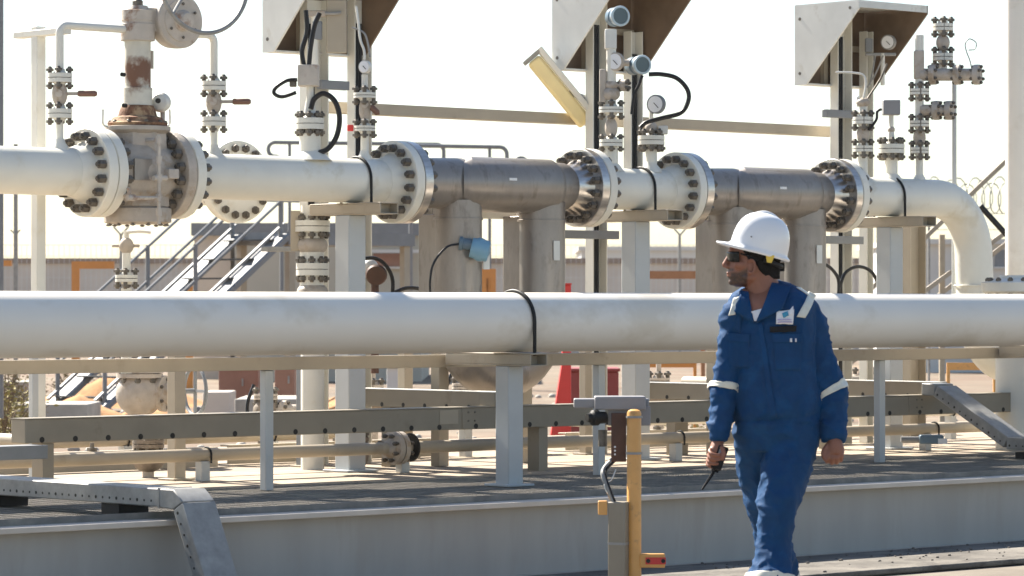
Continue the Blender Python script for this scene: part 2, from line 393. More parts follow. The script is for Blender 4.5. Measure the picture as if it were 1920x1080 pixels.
# small line low on the deck
DS = 1.55; zs = ZS(856, 300, DS)
sp = T('small_pipe', 'thin beige pipe on short stub posts low behind the trays', 'pipe', (0, DS, zs))
MB().cyl((X0, DS, zs), (X1, DS, zs), .036, 20).build('pipe_barrel', m_beige, sp)
for px in (388, 1275, 1752):
    x = XS(px, DS); pts = [(x, DS - .04, zs - .045)] + [(x, DS - .042 * math.cos(a), zs + .042 * math.sin(a)) for a in [math.pi * k / 12 for k in range(13)]] + [(x, DS + .042, zs - .045)]
    MB().tube(pts, .006, 8).build('pipe_clamp', m_black, sp)
for px in (380, 755, 1267, 1735):
    x = XS(px, DS); MB().box(x - .03, x + .03, DS - .03, DS + .03, .398, zs - .034).build('stub_post', m_post, sp, bevel=.003)
# ------------------------------------------------------------------ flanges with studs
_bolts = {}
def bolt_mesh(L, r, pointed=False):
    k = (round(L, 4), round(r, 4), pointed)
    if k not in _bolts:
        b = MB(); h = L / 2; nh = min(r * 1.9, h * .42)
        for s in (-1, 1):
            if pointed: b.lathe((0, 0, s * (h - nh)), (0, 0, s), [(0, r), (nh * .55, r), (nh * .62, r * .62), (nh, r * .42)], 6)
            else: b.lathe((0, 0, s * (h - nh)), (0, 0, s), [(0, r), (nh * .62, r), (nh * .75, r * .85), (nh * .76, r * .6), (nh, r * .55)], 6)
        b.cyl((0, 0, -h + nh * .5), (0, 0, h - nh * .5), r * .55, 8)
        me = b.mesh('bolt', ang=30); me.materials.append(m_bolt); _bolts[k] = me
    return _bolts[k]
def root_of(o):
    while o.parent is not None: o = o.parent
    return o
def bolts(parent, c, ax, Rb, n, L, r, a0=None, pointed=False):
    x, y, d = basis(ax); rl = V(root_of(parent).location); q = V((0, 0, 1)).rotation_difference(V(d))
    me = bolt_mesh(L, r, pointed); a0 = math.pi / n if a0 is None else a0
    for k in range(n):
        a = 2 * math.pi * k / n + a0; o = bpy.data.objects.new('bolt', me); COL.objects.link(o); o.parent = parent
        o.location = V(c) + (x * math.cos(a) + y * math.sin(a)) * Rb - rl; o.rotation_mode = 'QUATERNION'; o.rotation_quaternion = q
RP = .131
FR, FT = .247, .064
def big_flange(parent, x, sgn, mt, hub=.10, c=(DB, ZB), rp=RP, ax=V((1, 0, 0))):
    """sgn=-1: the half on the left of joint plane x"""
    p = V((x, c[0], c[1]))
    prof = [(.0025, FR * .72), (.003, FR - .004), (.007, FR), (FT - .004, FR), (FT, FR - .004), (FT + .001, .172), (FT + .02, .160), (FT + hub, rp + .002), (FT + hub + .004, rp - .01)]
    return MB().lathe(p, ax * sgn, prof, 56).build('flange', mt, parent, ang=25)
def joint_bolts(parent, x, c=(DB, ZB)):
    bolts(parent, (x, c[0], c[1]), (1, 0, 0), .203, 16, 2 * FT + .115, .0265)
XF = {k: XS(p, DB) for k, p in dict(f1=176, f2=323, f3=749, f4=1095, f5=1277, f6=1569).items()}
print({k: round(v, 2) for k, v in XF.items()})
def spool(name, label, xa, xb, fl, elbow=False):
    t = T(name, label, 'pipe', ((xa + xb) / 2, DB, ZB), 'white pipe spools of the rear line')
    return t
def ring(x, y, z, parent, low):
    ubolt(parent, x, y, z, RP + .009, .0085, low)
# left spool
s1 = spool('pipe_spool', 'white pipe length at the left edge leading to the rusty valve', -6, XF['f1'], 0)
MB().cyl((-8, DB, ZB), (XF['f1'] - FT - .08, DB, ZB), RP, 48).build('pipe_barrel', m_cream, s1)
f = big_flange(s1, XF['f1'], -1, m_cream); joint_bolts(f, XF['f1'])
def weldolet(parent, px, r, h=.05):
    x = XS(px, DB); MB().lathe((x, DB, ZB + RP * .85), UP, [(0, r * 2.3), (RP * .15 + .012, r * 1.7), (RP * .15 + .03, r * 1.2), (RP * .15 + h, r)], 24).build('branch_stub', m_cream, parent)
weldolet(s1, 112, .026)
# middle spool
s2 = spool('pipe_spool', 'white pipe length between the rusty valve and the first grey meter', XF['f2'], XF['f3'], 0)
MB().cyl((XF['f2'] + FT + .08, DB, ZB), (XF['f3'] - FT - .08, DB, ZB), RP, 48).build('pipe_barrel', m_cream, s2)
big_flange(s2, XF['f2'], 1, m_cream); f = big_flange(s2, XF['f3'], -1, m_cream); joint_bolts(f, XF['f3'])
weldolet(s2, 401, .026); weldolet(s2, 582, .055, .06); weldolet(s2, 683, .024)
ring(XS(668, DB), DB, ZB, s2, 1.96)
s3 = spool('pipe_spool', 'short white pipe length between the two grey meters', XF['f4'], XF['f5'], 0)
MB().cyl((XF['f4'] + FT + .08, DB, ZB), (XF['f5'] - FT - .08, DB, ZB), RP, 48).build('pipe_barrel', m_cream, s3)
f = big_flange(s3, XF['f4'], 1, m_cream); joint_bolts(f, XF['f4']); f = big_flange(s3, XF['f5'], -1, m_cream); joint_bolts(f, XF['f5'])
weldolet(s3, 1146, .035); weldolet(s3, 1220, .034, .05)
ring(XS(1200, DB), DB, ZB, s3, 1.96)
# right spool with elbow going down and away
s4 = spool('pipe_spool', 'white pipe at right bending down in a long elbow', XF['f6'], 4.5, 0)
xe = XS(1822, DB)
pts = fillet([(XF['f6'] + FT + .08, DB, ZB), (xe, DB, ZB), (xe + .06, DB + .0, .98), (xe + .95, DB, .93)], .40, 16)
MB().tube(pts, RP, 40).build('pipe_barrel', m_cream, s4)
f = big_flange(s4, XF['f6'], 1, m_cream); joint_bolts(f, XF['f6'])
ring(XS(1668, DB), DB, ZB, s4, 1.96)
xw = XS(1815, DB)
MB().tube([(xe + .02 + (RP + .003) * math.cos(a), DB + (RP + .003) * math.sin(a), 1.52) for a in [2 * math.pi * k / 30 for k in range(31)]], .006, 6).build('weld_seam', m_cream, s4)
weldolet(s4, 1615, .03); weldolet(s4, 1671, .036, .06); weldolet(s4, 1724, .022)
for px, lab in ((657, 'tee post under the rear pipe left of the first grey meter'), (1192, 'tee post under the rear pipe between the two grey meters'), (1668, 'tee post under the rear pipe just left of the elbow')):
    tee_post('rear_pipe_support', lab, px, DB, ZB - RP - .004, .13, .14, DB - .36, DB + .30, group='tee posts of the rear pipe line')
# ------------------------------------------------------------------ Coriolis style meters
def meter(xa, xb, lab, pxl, pxr, zbot, trans):
    t = T('flow_meter', lab, 'flow meter', ((xa + xb) / 2, DB, DECK), 'grey flow meters on the rear line')
    f = big_flange(t, xa, 1, m_shiny, .06); f = big_flange(t, xb, -1, m_shiny, .10)
    xl = XS(pxl, DB); xr = XS(pxr, DB); r = .152
    # manifold ends sloping up into the case
    b = MB(); b.lathe((xa + FT + .05, DB, ZB), (1, 0, 0), [(0, .125), (.03, .150), (xl - xa - .1, .158)], 36); b.build('inlet_manifold', m_meter, t)
    b = MB(); b.lathe((xb - FT - .08, DB, ZB), (-1, 0, 0), [(0, .125), (.05, .150), (xb - xr - .13, .158)], 36); b.build('outlet_manifold', m_meter, t)
    # top bar, a little fatter, cut by mitres
    xc0 = XS(866, DB) - XS(749, DB) + xa; xc1 = xb - (XS(1095, DB) - XS(1040, DB))
    rb = .168; n = 40; ra = []; 
    cy = DB - .03; cz = ZB + .0
    rows = []
    for f_, s in ((0, 1), (.0, 0), (1, 0), (1, 1)):
        rr_ = []
        for i in range(n):
            a = 2 * math.pi * i / n; yy = rb * math.cos(a); z_ = rb * math.sin(a); 
            xx = (xc0 - .07 + .22 * (yy + rb) / (2 * rb)) if f_ == 0 else (xc1 + .05 - .16 * (rb - yy) / (2 * rb) * .4 - .10)
            if s: xx += -.06 if f_ == 0 else .06; yy *= .82; z_ *= .82
            rr_.append((xx, cy + yy, cz + z_))
        rows.append(rr_)
    MB().loft(rows).build('top_case', m_meter, t, ang=30)
    # U shaped tube case hanging below
    R = (xr - xl) / 2; zc = zbot + r + R
    pts = [(xl, DB, ZB - .10)] + [(xl, DB, zc)] + [((xl + xr) / 2 - R * math.cos(a), DB, zc - R * math.sin(a)) for a in [math.pi * k / 18 for k in range(1, 18)]] + [(xr, DB, zc), (xr, DB, ZB - .10)]
    MB().tube(pts, r, 36).build('tube_case', m_meter, t)
    for xx in (xl, xr):
        MB().lathe((xx, DB, ZB - .22), UP, [(0, r + .006), (.012, r + .006), (.014, r + .002)], 36).build('weld_ring', m_meter, t)
        MB().box(xx - r * .97, xx + r * .9, DB + .02, DB + .19, zc - .02, ZB - .185).build('leg_housing', m_meter, t, bevel=.006); MB().box(xx - .05, xx + .03, DB + .11, DB + .188, DECK, zc - .0205).build('leg_post', m_beige, t, bevel=.004)
    MB().box(xl - r, xr + r + .02, DB + .191, DB + .24, ZB - .20, ZB - .12).build('saddle_bar', m_cream, t, bevel=.004)
    b = MB(); p = PD(937 if trans else 1490, 339, DB - .2)
    q = V((xl + .28, cy - rb - .001, ZB + .03)); b.box(q.x - .03, q.x + .03, q.y - .002, q.y + .004, q.z - .008, q.z + .008); b.build('rating_plate', m_whiteplain, t)
    for xx, zz in ((xr - .01, 1.72), (xl + .1, 1.66)):
        b = MB(); b.obox((xx, DB - r - .003, zz), (1, 0, 0), (0, 1, 0), UP, .05, .006, .12); b.build('tag_plate', m_hood, t)
    if trans:
        # light blue electronics head on the left leg
        c = PD(900, 468, DB - r - .06); 
        h = MB(); h.ball(c, (.062, .062, .072), 18, 12); h.lathe(c, Rv - UP * .25, [(-.055, .060), (.0, .066), (.05, .064), (.056, .050)], 20); hb = h.build('transmitter_head', m_teal, t)
        MB().lathe(c - Rv * .05 + UP * .03, -Rv + UP * .12, [(0, .035), (.05, .034), (.055, .042), (.075, .042), (.08, .02)], 16).build('head_neck', m_blue, hb)
        MB().lathe(c + Fv * .0 , Fv, [(0, .03), (.12, .03)], 12).build('mount_stub', m_meter, hb)
        MB().tube(curve([c - Rv * .12 + UP * .035, PD(838, 463, DB - .2), PD(815, 490, DB - .2), PD(807, 520, DB - .2), PD(808, 560, DB - .2), PD(820, 640, DB - .2)]), .007, 8).build('signal_cable', m_hose, hb)
    return t
zbot = ZS(748, 925, DB)
meter(XF['f3'], XF['f4'], 'grey U shaped flow meter at centre with a light blue electronics head', 857, 1014, zbot, True)
dx = XF['f6'] - XF['f4']
pl2 = 1372; pr2 = 1506
meter(XF['f5'], XF['f6'], 'grey U shaped flow meter at right partly hidden behind the white hard hat', pl2, pr2, zbot, False)

# ------------------------------------------------------------------ rusty isolation valve
xv = XS(258, DB); S = mpp(258, DB)
vt = T('isolation_valve', 'large weathered valve with rust stained neck, gearbox and handwheel', 'valve', (xv, DB, 1.7))
f = big_flange(vt, XF['f1'], 1, m_cream, .03); f = big_flange(vt, XF['f2'], -1, m_cast, .03); joint_bolts(f, XF['f2'])
b = MB(); b.lathe((XF['f1'] + FT - .01, DB, ZB), (1, 0, 0), [(0, .165), (.07, .185), ((XF['f2'] - XF['f1']) / 2 - FT, .215), (XF['f2'] - XF['f1'] - 2 * FT - .05, .185), (XF['f2'] - XF['f1'] - 2 * FT + .02, .165)], 40)
b.build('body', m_cast, vt)
zl = lambda y: ZS(y, 258, DB)
b = MB(); b.lathe((xv, DB, zl(388)), UP, [(0, .175), (.005, .18), (zl(232) - zl(388), .16)], 8); b.build('body_column', m_cast, vt, bevel=.008)
b = MB(); b.lathe((xv, DB, zl(420)), UP, [(0, .165), (.01, .19), (zl(388) - zl(420) - .01, .19), (zl(388) - zl(420), .17)], 32)
fl = b.build('bottom_cover', m_cast, vt); bolts(fl, (xv, DB, zl(416)), UP, .165, 12, .05, .014)
b = MB(); b.lathe((xv, DB, zl(252)), UP, [(0, .15), (.02, .185), (zl(238) - zl(252), .185), (zl(238) - zl(252) + .003, .17)], 32); b.build('bonnet_flange', m_cast, vt)
b = MB(); b.lathe((xv, DB, zl(238)), UP, [(0, .165), (.02, .17), (.03, .15), (.05, .14), (.06, .11), (zl(205) - zl(238), .10), (zl(198) - zl(238), .088)], 32)
bn = b.build('rusted_bonnet', m_rust, vt); bolts(bn, (xv, DB, zl(236)), UP, .155, 10, .06, .012)
b = MB(); b.lathe((xv, DB, zl(205)), UP, [(0, .083), (zl(165) - zl(205), .083), (zl(165) - zl(205) + .002, .074), (zl(72) - zl(205), .074)], 32)
m_neck = mat('rust_streaked_neck', (.60, .58, .50), .6, var=.1, scale=8, stain=(.17, .08, .045), samt=.46, sscale=4.5, zband=(zl(142) - 1.7, .30), bump=.15)
nk = b.build('neck', m_neck, vt)
for px, py in ((236, 198), (233, 140)):
    q = PD(px, py, DB - .06); MB().cyl(q, q - Rv * .012 - Fv * .02, .012, 12).build('port', m_dark, nk)
MB().obox(PD(284, 112, DB - .02), Rv, Fv, UP, .02, .05, .10).build('indicator_plate', m_cast, nk)
b = MB(); z0 = zl(78); b.lathe((xv, DB, z0), UP, [(0, .07), (.004, .097), (zl(46) - z0, .097), (zl(46) - z0 + .004, .088), (zl(40) - z0, .088), (zl(40) - z0 + .004, .092), (zl(20) - z0, .092), (zl(19) - z0, .07), (zl(11) - z0, .055)], 32)
b.build('actuator_cap', m_rusty, vt)
MB().lathe((xv, DB, zl(12)), UP, [(0, .03), (.03, .03), (.04, .02), (.09, .018)], 12).build('stem_nut', m_bolt, vt)
gc = PD(330, 40, DB - .06)
b = MB(); b.lathe(gc + V((0, .05, 0)), (0, -1, 0), [(0, .11), (.0, .15), (.05, .155), (.09, .155), (.10, .148), (.104, .12), (.112, .118), (.112, .06), (.14, .055), (.17, .04), (.172, .02)], 44)
b.obox((xv + .1, DB - .02, gc.z), (1, 0, 0), (0, 1, 0), UP, .16, .10, .13); gb = b.build('gearbox', m_rusty, vt, ang=30)
bolts(gb, gc + V((0, -.06, 0)), (0, -1, 0), .095, 6, .03, .009)
hc = PD(383, -42, DB - .34)
b = MB(); b.tube([hc + V((math.cos(a) * .31, 0, math.sin(a) * .31)) for a in [2 * math.pi * k / 64 for k in range(65)]], .0125, 10)
hw = b.build('handwheel', m_galv, vt)
b = MB()
for k in range(3):
    a = rad(90 + 15 + 120 * k); b.tube(curve([hc + V((math.cos(a) * .03, .06, math.sin(a) * .03)), hc + V((math.cos(a) * .17, .045, math.sin(a) * .17)), hc + V((math.cos(a) * .31, 0, math.sin(a) * .31))]), .009, 8)
b.lathe(hc + V((0, .09, 0)), (0, -1, 0), [(0, .035), (.06, .035)], 14); b.build('spokes', m_galv, hw)
b = MB(); b.tube([hc + V((0, .09, 0)), V((hc.x, DB - .02, hc.z))], .018, 10); b.obox((hc.x - .02, DB - .06, hc.z - .06), (1, 0, 0), (0, 1, 0), UP, .12, .10, .26); b.build('wheel_shaft', m_rusty, vt)
# white round plug with black centre
q = PD(305, 192, DB - .05)
b = MB(); b.lathe(q - Fv * -.02, -Fv - Rv * .35, [(0, .05), (.02, .056), (.035, .057), (.05, .045), (.055, .02)], 28); pl = b.build('round_indicator', m_hood, vt)
MB().lathe(PD(297, 189, DB - .115), -Fv - Rv * .35, [(0, .015), (.012, .014)], 14).build('indicator_eye', m_dark, pl)
MB().cyl(q, V((q.x, q.y, zl(236))), .014, 10).build('indicator_stem', m_cast, pl)
for px in (193, 318): 
    MB().tube(curve([PD(px, 205, DB), PD(px, 232, DB), PD(px + (9 if px < 250 else -9), 238, DB)]), .006, 6).build('lifting_hook', m_hood, vt)
# impulse tubing on the near side of the body
dfr = DB - .26
b = MB(); b.tube(fillet([PD(298, 252, dfr), PD(298, 420, dfr)], .01), .011, 10); b.tube(fillet([PD(300, 371, dfr), PD(244, 371, dfr), PD(240, 352, dfr)], .015), .011, 10)
for py in (262, 300, 334, 371, 398): b.cyl(PD(298, py - 7, dfr), PD(298, py + 7, dfr), .018, 8)
b.cyl(PD(244, 371, dfr) - V((.02, 0, 0)), PD(252, 371, dfr), .018, 8); b.cyl(PD(288, 334, dfr), PD(312, 334, dfr), .015, 8)
b.tube([PD(298, 262, dfr), PD(298, 262, dfr) + V((0, .14, 0))], .011, 8); b.tube([PD(244, 366, dfr), PD(244, 366, dfr) + V((0, .12, 0))], .011, 8)
b.build('impulse_tubing', m_rusty, vt)
MB().obox(PD(268, 318, DB - .2), (1, 0, 0), (0, 1, 0), UP, .12, .012, .12).build('name_plate', m_meter, vt)
MB().obox(PD(322, 326, DB - .21), (1, 0, 0), (0, 1, 0), UP, .07, .05, .055).build('side_boss', m_rusty, vt, bevel=.005)
# ------------------------------------------------------------------ instrument stacks (sizes given in photo pixels at the stack's own distance)
def stack(name, label, cat, px, d, items, group=None, mt=None, ybase=None):
    mt = mt or m_cream; k = mpp(px, d); P0 = PD(px, 300, d)
    Z = lambda y: ZS(y, px, d)
    yb = ybase if ybase is not None else max(max(i[1:3]) if i[0] == 'pipe' else 0 for i in items)
    t = T(name, label, cat, (P0.x, d, Z(yb)), group)
    A = lambda y, ox=0, od=0: V((P0.x, d, Z(y))) + Rv * ox * k + Fv * od * k
    for it in items:
        q = it[0]
        if q == 'pipe':
            _, y0, y1, r = it[:4]; r2 = it[4] if len(it) > 4 else r
            MB().cyl(A(y0), A(y1), r * k, 16, r2 * k).build('riser', mt, t)
        elif q == 'fl':
            _, yc, R, h = it[:4]; g = 1.1; m2 = it[4] if len(it) > 4 else mt; ex = it[5] if len(it) > 5 else 13
            b = MB()
            b.lathe(A(yc + g / 2), -UP, [(0, R * k * .7), (.0005, R * k), (h * k, R * k), (h * k + .0008, R * k * .55), ((h + 5) * k, R * k * .42)], 24)
            b.lathe(A(yc - g / 2), UP, [(0, R * k * .7), (.0005, R * k), (h * k, R * k), (h * k + .0008, R * k * .55), ((h + 5) * k, R * k * .42)], 24)
            f = b.build('flange', m2, t, ang=25)
            MB().cyl(A(yc + g), A(yc - g), R * k * .72, 16).build('gasket', m_bolt, f)
            n = 8 if R > 23 else 4
            x, y, _ = basis(UP); a0 = 0
            ar = math.atan2(Rv.dot(y), Rv.dot(x))
            bolts(f, A(yc), UP, R * k * .80, n, (2 * h + g + 2 * ex) * k, 7.2 * k, ar, True)
        elif q == 'ball':
            _, yc, rx, rz = it[:4]; m2 = it[4] if len(it) > 4 else m_cast
            MB().ball(A(yc), (rx * k, rx * k, rz * k), 16, 10).build('valve_body', m2, t)
        elif q == 'box':
            _, x0, x1, y0, y1, dp = it[:6]; m2 = it[6] if len(it) > 6 else m_rusty; nm = it[7] if len(it) > 7 else 'housing'
            MB().obox(A((y0 + y1) / 2, (x0 + x1) / 2 - px), Rv, Fv, UP, (x1 - x0) * k, dp * k, (y1 - y0) * k).build(nm, m2, t, bevel=.006)
        elif q == 'lever':
            _, y, x1, x2, x3 = it[:5]; dy = it[5] if len(it) > 5 else 0
            o = MB().beam(A(y), A(y + dy * .4, x2 - px, -8), 4 * k, 6 * k).build('lever', m_cast, t)
            MB().cyl(A(y), A(y, 0, -16), 7 * k, 12).build('lever_hub', m_rusty, o)
            MB().tube([A(y + dy * .35, x2 - px - 3, -8), A(y + dy * .4, x2 - px, -8), A(y + dy, x3 - px - 4, -8), A(y + dy, x3 - px, -8)], [4.5 * k, 6 * k, 6 * k, 3.5 * k], 10).build('grip', m_wood, o)
        elif q == 'arm':      # side branch to the right with end flange
            _, y, x1, R = it[:4]
            MB().tube([A(y), A(y, x1 - px)], R * .62 * k, 14).build('side_arm', m_cast, t)
            for xx in it[4:]:
                o = MB().lathe(A(y, xx - px), Rv - Fv * .45, [(-6 * k, R * k * .8), (-5 * k, R * k), (5 * k, R * k), (6 * k, R * k * .8)], 20).build('arm_flange', m_cast, t)
                bolts(o, A(y, xx - px), Rv - Fv * .45, R * .78 * k, 6, 22 * k, 3.6 * k)
        elif q == 'gauge':
            _, gx, gy, R = it[:4]; c = A(gy, gx - px, -10); n = (-Fv - Rv * .55).normalized()
            o = MB().lathe(c, n, [(-8 * k, R * k * .7), (-7 * k, R * k), (0, R * k), (2 * k, R * k), (2.5 * k, R * .86 * k)], 28).build('gauge_case', m_ring if len(it) < 5 else it[4], t)
            MB().lathe(c, n, [(2.3 * k, R * .85 * k), (2.9 * k, R * .84 * k)], 24).build('dial', m_dial, o)
            pr = (Rv - UP * .9); pr = (pr - n * pr.dot(n)).normalized()
            MB().beam(c + n * 3.2 * k - pr * R * .2 * k, c + n * 3.2 * k + pr * R * .55 * k, 1.6 * k, 1 * k, n).build('needle', m_dark, o)
        elif q == 'head':     # round transmitter: drum with glass face
            _, gx, gy, R, L = it[:5]; c = A(gy, gx - px, -12); n = (-Fv - Rv * -.42).normalized()
            o = MB().lathe(c - n * L * k, n, [(0, R * k * .85), (3 * k, R * k * .95), (L * .45 * k, R * .92 * k), (L * .5 * k, R * .78 * k), (L * .6 * k, R * .78 * k), (L * .65 * k, R * .95 * k), (L * .93 * k, R * .95 * k)], 28).build('transmitter', m_blue, t)
            MB().lathe(c, n, [(-L * .12 * k, R * k), (0, R * 1.03 * k), (1.5 * k, R * .98 * k), (1.6 * k, R * .8 * k), (-1.4 * k, R * .78 * k)], 28).build('bezel', m_ring, o)
            MB().lathe(c, n, [(-2.5 * k, R * .79 * k), (-.6 * k, R * .78 * k)], 24).build('display', m_glass, o)
        elif q == 'hose':
            _, pts, r = it[:3]; m2 = it[3] if len(it) > 3 else m_hose; nm = it[4] if len(it) > 4 else 'conduit'
            MB().tube(curve([A(p[1], p[0] - px, p[2] if len(p) > 2 else -10) for p in pts]), r * k, 8).build(nm, m2, t)
    return t

stack('bleed_valve', 'small flanged valve with brown lever standing on the pipe left of the rusty valve', 'valve', 112, DB,
      [('pipe', 285, 226, 7), ('fl', 213, 23, 8), ('ball', 176, 15, 24), ('pipe', 200, 152, 8), ('fl', 146, 23, 8), ('lever', 176, 118, 150, 183)], 'bleed valves either side of the rusty valve')
stack('bleed_valve', 'small flanged valve with brown lever standing on the pipe right of the rusty valve', 'valve', 401, DB,
      [('pipe', 300, 240, 7), ('fl', 228, 23, 8), ('ball', 192, 15, 24), ('pipe', 215, 168, 8), ('fl', 161, 23, 8), ('lever', 191, 408, 440, 471)], 'bleed valves either side of the rusty valve')
k = mpp(112, DB)
t = T('bypass_pipe', 'thin pale pipe looping over behind the rusty valve between the two lever valves', 'pipe', PD(112, 134, DB))
xa, xb = XS(112, DB), XS(401, DB); zt_ = ZS(47, 112, DB)
MB().tube(fillet([(xa, DB, ZS(134, 112, DB)), (xa, DB, zt_), (xb, DB, zt_), (xb, DB, ZS(149, 401, DB))], .045), .0225, 16).build('pipe_barrel', m_cream, t)
t = T('bypass_stand', 'slim beige post with a short top arm at the upper left', 'pipe support', PD(72, 560, 2.25))
p = PD(72, 50, 2.1)
MB().box(p.x - .03, p.x + .03, 2.07, 2.13, DECK, p.z).build('post', m_cream, t, bevel=.004)
MB().beam((p.x, DB - .01, zt_ - .03), (p.x, 2.3, zt_ - .03), .07, .035, (1, 0, 0)).build('arm', m_cream, t, bevel=.004)

stack('pressure_instrument', 'box topped flanged instrument with black cable loops under the left hood', 'instrument', 581, DB,
      [('pipe', 300, 250, 20), ('fl', 232, 27, 10), ('pipe', 215, 190, 12, 8), ('pipe', 192, 160, 7), ('box', 559, 598, 122, 162, 36, m_rusty),
       ('hose', [(583, 205), (590, 186), (608, 176), (628, 190), (637, 220), (632, 255), (616, 279), (596, 288)], 5),
       ('hose', [(558, 150), (538, 152), (518, 165), (515, 176), (530, 182), (556, 174)], 3.5), ('box', 543, 556, 146, 163, 14, m_bolt, 'gland'),
       ('hose', [(570, 122), (567, 95), (576, 60), (574, 20)], 4.5), ('hose', [(580, 122), (583, 90), (590, 50), (600, 25)], 4.5)])
stack('gauge_valve', 'double flanged needle valve with small round gauge and red levers below the left hood', 'valve', 684, DB,
      [('pipe', 302, 250, 8), ('fl', 241, 20, 4.5), ('ball', 205, 11, 24), ('pipe', 230, 185, 7), ('fl', 179, 21, 4.5), ('pipe', 172, 140, 6), ('gauge', 684, 126, 12, m_hood),
       ('lever', 196, 690, 698, 712, 16), ('box', 651, 663, 234, 246, 8, m_red, 'tag'), ('hose', [(684, 112), (683, 95), (676, 75), (672, 40), (668, 12)], 2.5, m_hood, 'tubing'), ('hose', [(694, 108), (690, 82), (682, 62), (660, 52)], 2, m_galv, 'tubing')])
stack('transmitter_set', 'tall valve and gauge column with two blue round transmitters under the middle hood', 'instrument', 1146, DB,
      [('pipe', 312, 276, 13), ('fl', 268, 22, 6, None or m_cream, 10), ('ball', 240, 12, 20), ('fl', 206, 23, 5), ('ball', 176, 17, 14), ('pipe', 200, 60, 9), ('box', 1124, 1136, 130, 192, 14, m_cast, 'bracket'),
       ('ball', 160, 13, 10), ('arm', 160, 1172, 11, 1170), ('gauge', 1153, 116, 17, m_cast), ('head', 1163, 31, 19, 34), ('head', 1204, 122, 18, 46), ('arm', 118, 1180, 10),
       ('box', 1134, 1156, 55, 92, 20, m_hood, 'manifold'), ('hose', [(1216, 140), (1240, 140), (1268, 147), (1288, 168), (1290, 190), (1276, 212), (1240, 222), (1212, 230), (1200, 240)], 4.2),
       ('hose', [(1204, 142), (1198, 158), (1188, 182), (1184, 215)], 3)], mt=m_cream)
stack('pressure_gauge', 'dark rimmed pressure gauge on a flanged stub right of the middle hood', 'gauge', 1221, DB,
      [('pipe', 320, 276, 11), ('fl', 263, 25, 8), ('ball', 240, 12, 12), ('pipe', 252, 205, 4), ('gauge', 1229, 196, 18, m_fascia), ('box', 1234, 1252, 236, 252, 16, m_hood, 'bleed_plug')])
stack('instrument_valve', 'flanged valve column standing under the right hood', 'valve', 1618, DB,
      [('pipe', 330, 290, 9), ('fl', 279, 19, 5), ('ball', 252, 12, 18), ('fl', 226, 19, 6), ('pipe', 240, 200, 7), ('ball', 192, 13, 9), ('box', 1606, 1612, 180, 200, 6, m_hood, 'tap'),
       ('hose', [(1618, 185), (1622, 160), (1618, 142), (1598, 137), (1566, 136)], 2, m_hood, 'tubing'), ('hose', [(1626, 185), (1650, 148), (1662, 120)], 2, m_bolt, 'tubing'), ('hose', [(1628, 245), (1642, 225), (1644, 210), (1652, 205)], 2.5)])
stack('temperature_probe', 'flanged probe with a grey square head box at right', 'instrument', 1671, DB,
      [('pipe', 340, 292, 12), ('fl', 279, 25, 8), ('pipe', 268, 240, 7, 5), ('pipe', 242, 214, 4.5), ('box', 1655, 1687, 188, 216, 26, m_grey, 'head_box'), ('ball', 243, 7, 7)])
stack('vent_column', 'tall crowded valve column with side arm valves at far right', 'valve', 1724, DB,
      [('pipe', 345, 288, 7), ('fl', 282, 17, 5), ('ball', 258, 12, 18), ('fl', 232, 18, 5), ('pipe', 225, 180, 8), ('arm', 207, 1778, 18, 1756, 1780), ('fl', 172, 18, 5), ('box', 1714, 1732, 95, 148, 18, m_cast, 'chest'), ('pipe', 165, 66, 8),
       ('arm', 140, 1835, 19, 1750, 1796, 1832)])
stack('vent_valve', 'small upright flanged valve on top of the far right column', 'valve', 1768, DB,
      [('pipe', 140, 116, 8), ('fl', 107, 19, 6), ('ball', 80, 13, 16), ('fl', 51, 19, 6), ('pipe', 95, 62, 6), ('hose', [(1822, 128, 0), (1818, 112, 0), (1812, 96, 0), (1810, 82, 0), (1818, 73, 0), (1830, 80, 0), (1828, 92, 0), (1816, 94, 0)], 1, m_galv, 'seal_wire')])
stack('sample_post', 'slim upright pale pipe carrying the side arm at far right', 'pipe', 1789, DB + .25, [('pipe', 560, 128, 4.5)], mt=m_post)
# assemblies under and behind the pipes
stack('drain_valve', 'small flanged valve with ball body hanging beneath the rusty valve', 'valve', 237, 2.35,
      [('pipe', 700, 540, 10), ('fl', 522, 21, 6), ('pipe', 515, 470, 8), ('ball', 461, 14, 16), ('pipe', 450, 432, 5), ('hose', [(238, 436), (262, 434), (284, 436)], 3, m_hood, 'tubing'), ('box', 210, 262, 458, 464, 6, m_cast, 'handle')])
stack('drop_line', 'vertical flanged drop pipe below the rear line left of the tee post', 'pipe', 586, 2.2,
      [('pipe', 900, 385, 22), ('fl', 424, 33, 10), ('ball', 460, 29, 20), ('fl', 505, 31, 11), ('ball', 548, 30, 20), ('box', 490, 606, 462, 472, 10, m_galv, 'handle'), ('box', 545, 563, 395, 470, 14, m_beige, 'flat_bar')])
stack('drain_valve', 'rounded valve body with handwheel low behind the long tray at left', 'valve', 262, 3.2,
      [('pipe', 775, 700, 22), ('ball', 738, 46, 44, m_cast), ('fl', 700, 44, 8, m_cast), ('arm', 738, 330, 34, 308)], mt=m_cast)
stack('low_valve', 'dark round bodied valve under the thin pipe near the second grey rail post', 'valve', 660, 2.2,
      [('ball', 856, 32, 26, m_grime), ('pipe', 893, 800, 13), ('fl', 828, 32, 7, m_grime)], mt=m_cast)
stack('low_valve', 'dark round bodied valve under the thin pipe at lower left', 'valve', 278, 2.1,
      [('ball', 862, 31, 24, m_grime), ('pipe', 900, 800, 11), ('fl', 832, 30, 7, m_grime)], mt=m_cast)
